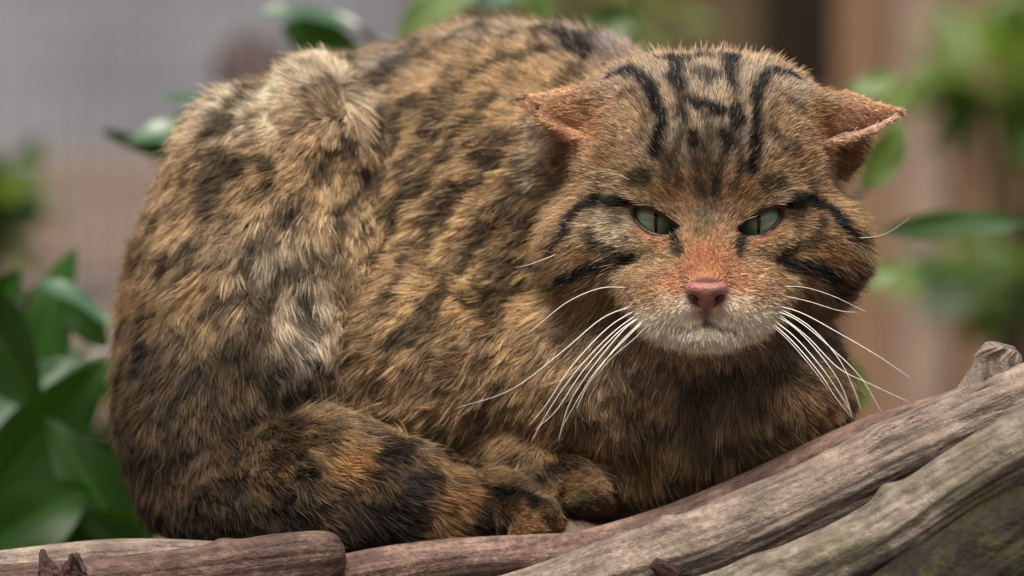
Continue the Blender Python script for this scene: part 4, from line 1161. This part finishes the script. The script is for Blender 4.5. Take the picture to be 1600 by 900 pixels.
hc.attributes['position'].data.foreach_set('vector', to_m(pts).astype(np.float32).ravel())
ra = hc.attributes.get('radius') or hc.attributes.new('radius', 'FLOAT', 'POINT')
ra.data.foreach_set('value', rad.astype(np.float32).ravel())
cc = hc.attributes.new('coat', 'FLOAT_COLOR', 'POINT')
cc.data.foreach_set('color', cols.ravel())
hc.materials.append(Mf.m)
fur = bpy.data.objects.new('fur', hc); COL.objects.link(fur); parent_to(fur, cat)
fur['kind'] = 'stuff'

# --- eyes
def eye_mats():
    Me = Mat('iris_green')
    tcn = Me.n('ShaderNodeTexCoord')
    sp_ = Me.n('ShaderNodeSeparateXYZ'); Me.l(tcn.outputs['Object'], sp_.inputs[0])
    # radius from the eye's axis (local -Y looks forward)
    ln_ = Me.n('ShaderNodeVectorMath', operation='LENGTH')
    cb = Me.n('ShaderNodeCombineXYZ'); Me.l(sp_.outputs[0], cb.inputs[0]); Me.l(sp_.outputs[2], cb.inputs[1]); Me.l(cb.outputs[0], ln_.inputs[0])
    rr = Me.n('ShaderNodeMath', operation='DIVIDE'); rr.inputs[1].default_value = ER * S; Me.l(ln_.outputs['Value'], rr.inputs[0])
    nz = Me.n('ShaderNodeTexNoise', Scale=900.0, Detail=4.0); Me.l(tcn.outputs['Object'], nz.inputs['Vector'])
    ad = Me.n('ShaderNodeMath', operation='MULTIPLY_ADD'); ad.inputs[1].default_value = 0.18; Me.l(nz.outputs[0], ad.inputs[0]); Me.l(rr.outputs[0], ad.inputs[2])
    col = Me.ramp(ad.outputs[0], [(0.12, lin(126, 134, 88)), (0.4, lin(134, 152, 116)), (0.75, lin(110, 130, 104)), (0.95, lin(36, 44, 36)), (1.0, lin(20, 18, 16))])
    Me.l(col, Me.b.inputs['Base Color'])
    Me.b.inputs['Roughness'].default_value = 0.18
    Me.b.inputs['Coat Weight'].default_value = 0.6; Me.b.inputs['Coat Roughness'].default_value = 0.04
    Mp = Mat('pupil_black'); Mp.b.inputs['Base Color'].default_value = (.004, .005, .005, 1); Mp.b.inputs['Roughness'].default_value = 0.1
    Ml = Mat('lid_rim'); Ml.b.inputs['Base Color'].default_value = (*lin(34, 24, 22), 1); Ml.b.inputs['Roughness'].default_value = 0.4
    nl = Ml.n('ShaderNodeTexNoise', Scale=800.0); Ml.l(Ml.ramp(nl.outputs[0], [(.3, lin(24, 18, 17)), (.7, lin(58, 40, 36))]), Ml.b.inputs['Base Color'])
    return Me.m, Mp.m, Ml.m
MIR, MPU, MLID = eye_mats()
for e in EYES:
    c = Q(*e['c']); cw = Vector(to_m(c))
    bm = bmesh.new()
    bmesh.ops.create_uvsphere(bm, u_segments=48, v_segments=32, radius=ER * S)
    me_ = bpy.data.meshes.new('eye'); bm.to_mesh(me_); bm.free()
    me_.polygons.foreach_set('use_smooth', [True] * len(me_.polygons)); me_.materials.append(MIR)
    eo = bpy.data.objects.new('eye', me_); COL.objects.link(eo); eo.location = cw; parent_to(eo, cat)
    # slit pupil: a narrow lens lying on the eyeball
    vs_, fs2 = [], []
    n_ = 20; g0 = 3 * e['sx']
    for i in range(n_ + 1):
        t = i / n_ * 2 - 1
        hw = 3.2 * (1 - t * t) ** 0.8 + 0.05
        for j in range(-3, 4):
            x_ = g0 + hw * j / 3; z_ = 22 * t - 1
            y_ = -math.sqrt(max(1, (ER + 0.35) ** 2 - x_ * x_ - z_ * z_))
            vs_.append(Vector((x_, y_, z_)) * S)
    for i in range(n_):
        for j in range(6):
            p_ = i * 7 + j; fs2.append((p_, p_ + 1, p_ + 8, p_ + 7))
    pu = mesh_obj('pupil', vs_, fs2, MPU); pu.parent = eo
    # dark rim of the lids, following the almond on the skin
    ring = []
    for i in range(64):
        th = 2 * math.pi * i / 64
        lo_r, hi_r = 0.0, 80.0
        for _ in range(24):
            mid = (lo_r + hi_r) / 2
            if almond(mid * math.cos(th) + 2, mid * math.sin(th) - 2) < 0: lo_r = mid
            else: hi_r = mid
        u_, v_ = (lo_r * math.cos(th) + 2) * e['sx'], lo_r * math.sin(th) - 2
        cr, sr = math.cos(R(e['roll'])), math.sin(R(e['roll']))
        x_, z_ = u_ * cr - v_ * sr, u_ * sr + v_ * cr
        y_ = -math.sqrt(max(4, (ER + 1) ** 2 - x_ * x_ - z_ * z_))
        h = bvh.ray_cast(Vector((c[0] + x_ * 1.05, -200, c[2] + z_ * 1.05)), Vector((0, 1, 0)))
        ys = h[0][1] if h[0] is not None else c[1] + y_
        ys = min(ys + 4, c[1] + y_ + 2)
        ys = max(ys, c[1] - ER - 14)
        ring.append(to_m(np.array([c[0] + x_, ys, c[2] + z_])))
    ring = np.array(ring)
    for _ in range(3): ring = (np.roll(ring, 1, 0) + ring * 2 + np.roll(ring, -1, 0)) / 4
    ring = list(ring) + [ring[0], ring[1]]
    tube('eyelid_rim', ring, [4.6 * S] * len(ring), MLID, cat, 10, cap=False)

# --- nose leather
Mn = Mat('nose_leather')
tcn = Mn.n('ShaderNodeTexCoord')
nz = Mn.n('ShaderNodeTexNoise', Scale=260.0, Detail=3.0); Mn.l(tcn.outputs['Object'], nz.inputs['Vector'])
vo = Mn.n('ShaderNodeTexVoronoi', Scale=1500.0); Mn.l(tcn.outputs['Object'], vo.inputs['Vector'])
Mn.l(Mn.ramp(nz.outputs[0], [(0.3, lin(122, 80, 76)), (0.55, lin(152, 102, 96)), (0.75, lin(118, 90, 88))]), Mn.b.inputs['Base Color'])
Mn.b.inputs['Roughness'].default_value = 0.42; Mn.b.inputs['Subsurface Weight'].default_value = 0.15; Mn.b.inputs['Subsurface Radius'].default_value = (0.002, 0.001, 0.0008)
bp = Mn.n('ShaderNodeBump', Strength=0.7, Distance=0.0005); Mn.l(vo.outputs['Distance'], bp.inputs['Height']); Mn.l(bp.outputs[0], Mn.b.inputs['Normal'])
Mh = Mat('nostril'); Mh.b.inputs['Base Color'].default_value = (*lin(52, 24, 22), 1); Mh.b.inputs['Roughness'].default_value = 0.6
# front outline of the nose pad in the picture: wide top, wings, narrowing to the lip
outl = catmull([(1104, 436), (1122, 437), (1136, 442), (1140, 454), (1133, 466), (1120, 474), (1110, 484), (1104, 487), (1098, 484), (1088, 474), (1075, 466), (1068, 454), (1072, 442), (1086, 437), (1104, 436)], 6)[:-1]
vs_, fs2 = [], []
nr = 12; cx_, cy_ = 1104, 457
outl = np.array([cx_, cy_]) + (outl - np.array([cx_, cy_])) * 0.93
for r_ in range(nr + 1):
    t = r_ / nr
    for (x_, y_) in outl:
        xx = cx_ + (x_ - cx_) * t; yy = cy_ + (y_ - cy_) * t
        dome = 15 * (1 - t ** 2.6)                         # bulges forward
        yn = (yy - 436) / 50
        dep = -2 - dome + 16 * max(0, yn - 0.25) + (12 * t ** 4)
        dep += 6 * max(0, 0.25 - yn) * 4
        for sx_ in (-1, 1):                                # nostrils: comma-shaped hollows
            du, dv = (xx - (cx_ + sx_ * 20)) / 9.5, (yy - 466 - abs(xx - cx_ - sx_ * 20) * 0.25) / 6.5
            dep += 15 * math.exp(-(du * du + dv * dv) * 1.3)
        dep += 4 * math.exp(-((xx - cx_) / 2.5) ** 2) * sstep(458, 480, np.array(yy))
        vs_.append(to_m(Q(xx, yy, float(dep))))
m_ = len(outl)
for r_ in range(nr):
    for i in range(m_):
        i2 = (i + 1) % m_
        fs2.append((r_ * m_ + i, r_ * m_ + i2, (r_ + 1) * m_ + i2, (r_ + 1) * m_ + i))
nose = mesh_obj('nose', vs_, fs2, Mn.m, cat)
for sx_ in (-1, 1):
    pts_ = [to_m(Q(1104 + sx_ * 13, 469, 8.0)), to_m(Q(1104 + sx_ * 20, 466, 5.5)), to_m(Q(1104 + sx_ * 28, 462, 9.0))]
    no = tube('nostril', catmull(pts_, 6), list(np.array([1, 2, 2.8, 3.4, 3.8, 4, 4.2, 4.2, 4, 3.4, 2.6, 1.6, 1]) * S * 1.1), Mh.m, None, 10)
    no.parent = nose

# --- whiskers
Mw = Mat('whisker_white'); Mw.b.inputs['Base Color'].default_value = (.82, .8, .77, 1); Mw.b.inputs['Roughness'].default_value = 0.35
WH = [ # (px, py, depth) polylines
 [(992, 476, 85), (940, 498, 40), (880, 548, 0), (800, 608, -40), (716, 637, -60)],
 [(998, 482, 80), (950, 512, 40), (895, 570, 0), (855, 630, -20), (826, 666, -30)],
 [(1000, 488, 80), (955, 522, 40), (900, 580, 5), (858, 640, -10), (830, 690, -20)],
 [(1004, 492, 78), (965, 520, 45), (912, 578, 10), (870, 640, -10), (836, 672, -20)],
 [(1010, 490, 75), (975, 515, 45), (925, 575, 10), (890, 630, 0), (872, 690, -10)],
 [(1016, 494, 72), (985, 522, 45), (935, 575, 15), (905, 620, 5), (878, 668, 0)],
 [(1020, 500, 70), (990, 530, 50), (955, 560, 30), (930, 590, 20)],
 [(990, 450, 95), (940, 450, 50), (890, 470, 20), (850, 500, 0), (822, 524, -10)],
 [(1024, 488, 70), (1000, 505, 50), (960, 545, 25), (920, 600, 10), (900, 640, 0)],
 [(1198, 474, 85), (1250, 488, 40), (1310, 520, 0), (1370, 555, -40), (1422, 590, -60)],
 [(1196, 480, 82), (1245, 500, 40), (1300, 545, 0), (1345, 590, -30), (1378, 645, -40)],
 [(1200, 486, 80), (1245, 515, 45), (1290, 565, 10), (1318, 610, 0), (1332, 655, -10)],
 [(1194, 490, 78), (1240, 525, 45), (1282, 572, 15), (1310, 612, 5), (1328, 640, -5)],
 [(1190, 492, 75), (1235, 530, 45), (1280, 582, 15), (1305, 620, 5), (1330, 652, 0)],
 [(1204, 482, 85), (1260, 525, 40), (1310, 575, 0), (1360, 600, -30), (1420, 628, -50)],
 [(1186, 494, 74), (1225, 525, 50), (1265, 570, 20), (1295, 610, 10)],
 [(1210, 478, 85), (1265, 510, 40), (1310, 560, 5), (1335, 610, -10), (1345, 640, -15)],
 [(1200, 450, 95), (1250, 448, 60), (1300, 462, 30), (1355, 488, 10)],
 [(1205, 458, 95), (1260, 470, 60), (1310, 485, 30), (1340, 488, 20)],
 [(1000, 290, 110), (975, 277, 70), (945, 268, 40), (915, 270, 20)],
 [(1030, 280, 110), (1010, 250, 70), (990, 215, 40), (975, 185, 20)],
 [(1180, 282, 110), (1190, 250, 70), (1205, 215, 40)],
 [(1035, 288, 108), (1022, 262, 70), (1005, 235, 40), (995, 220, 25)],
 [(880, 393, 190), (850, 405, 150), (825, 414, 120), (805, 418, 100)],
 [(1330, 372, 190), (1365, 370, 150), (1390, 362, 120), (1422, 340, 90)],
]
for wi in WH:
    cp = catmull([tuple(to_m(Q(*p))) for p in wi], 8)
    fat = 1.0 if len(wi) > 4 else 0.7
    tube('whisker', cp, list(np.linspace(0.85 * fat, 0.18, len(cp)) * S), Mw.m, cat, 6)
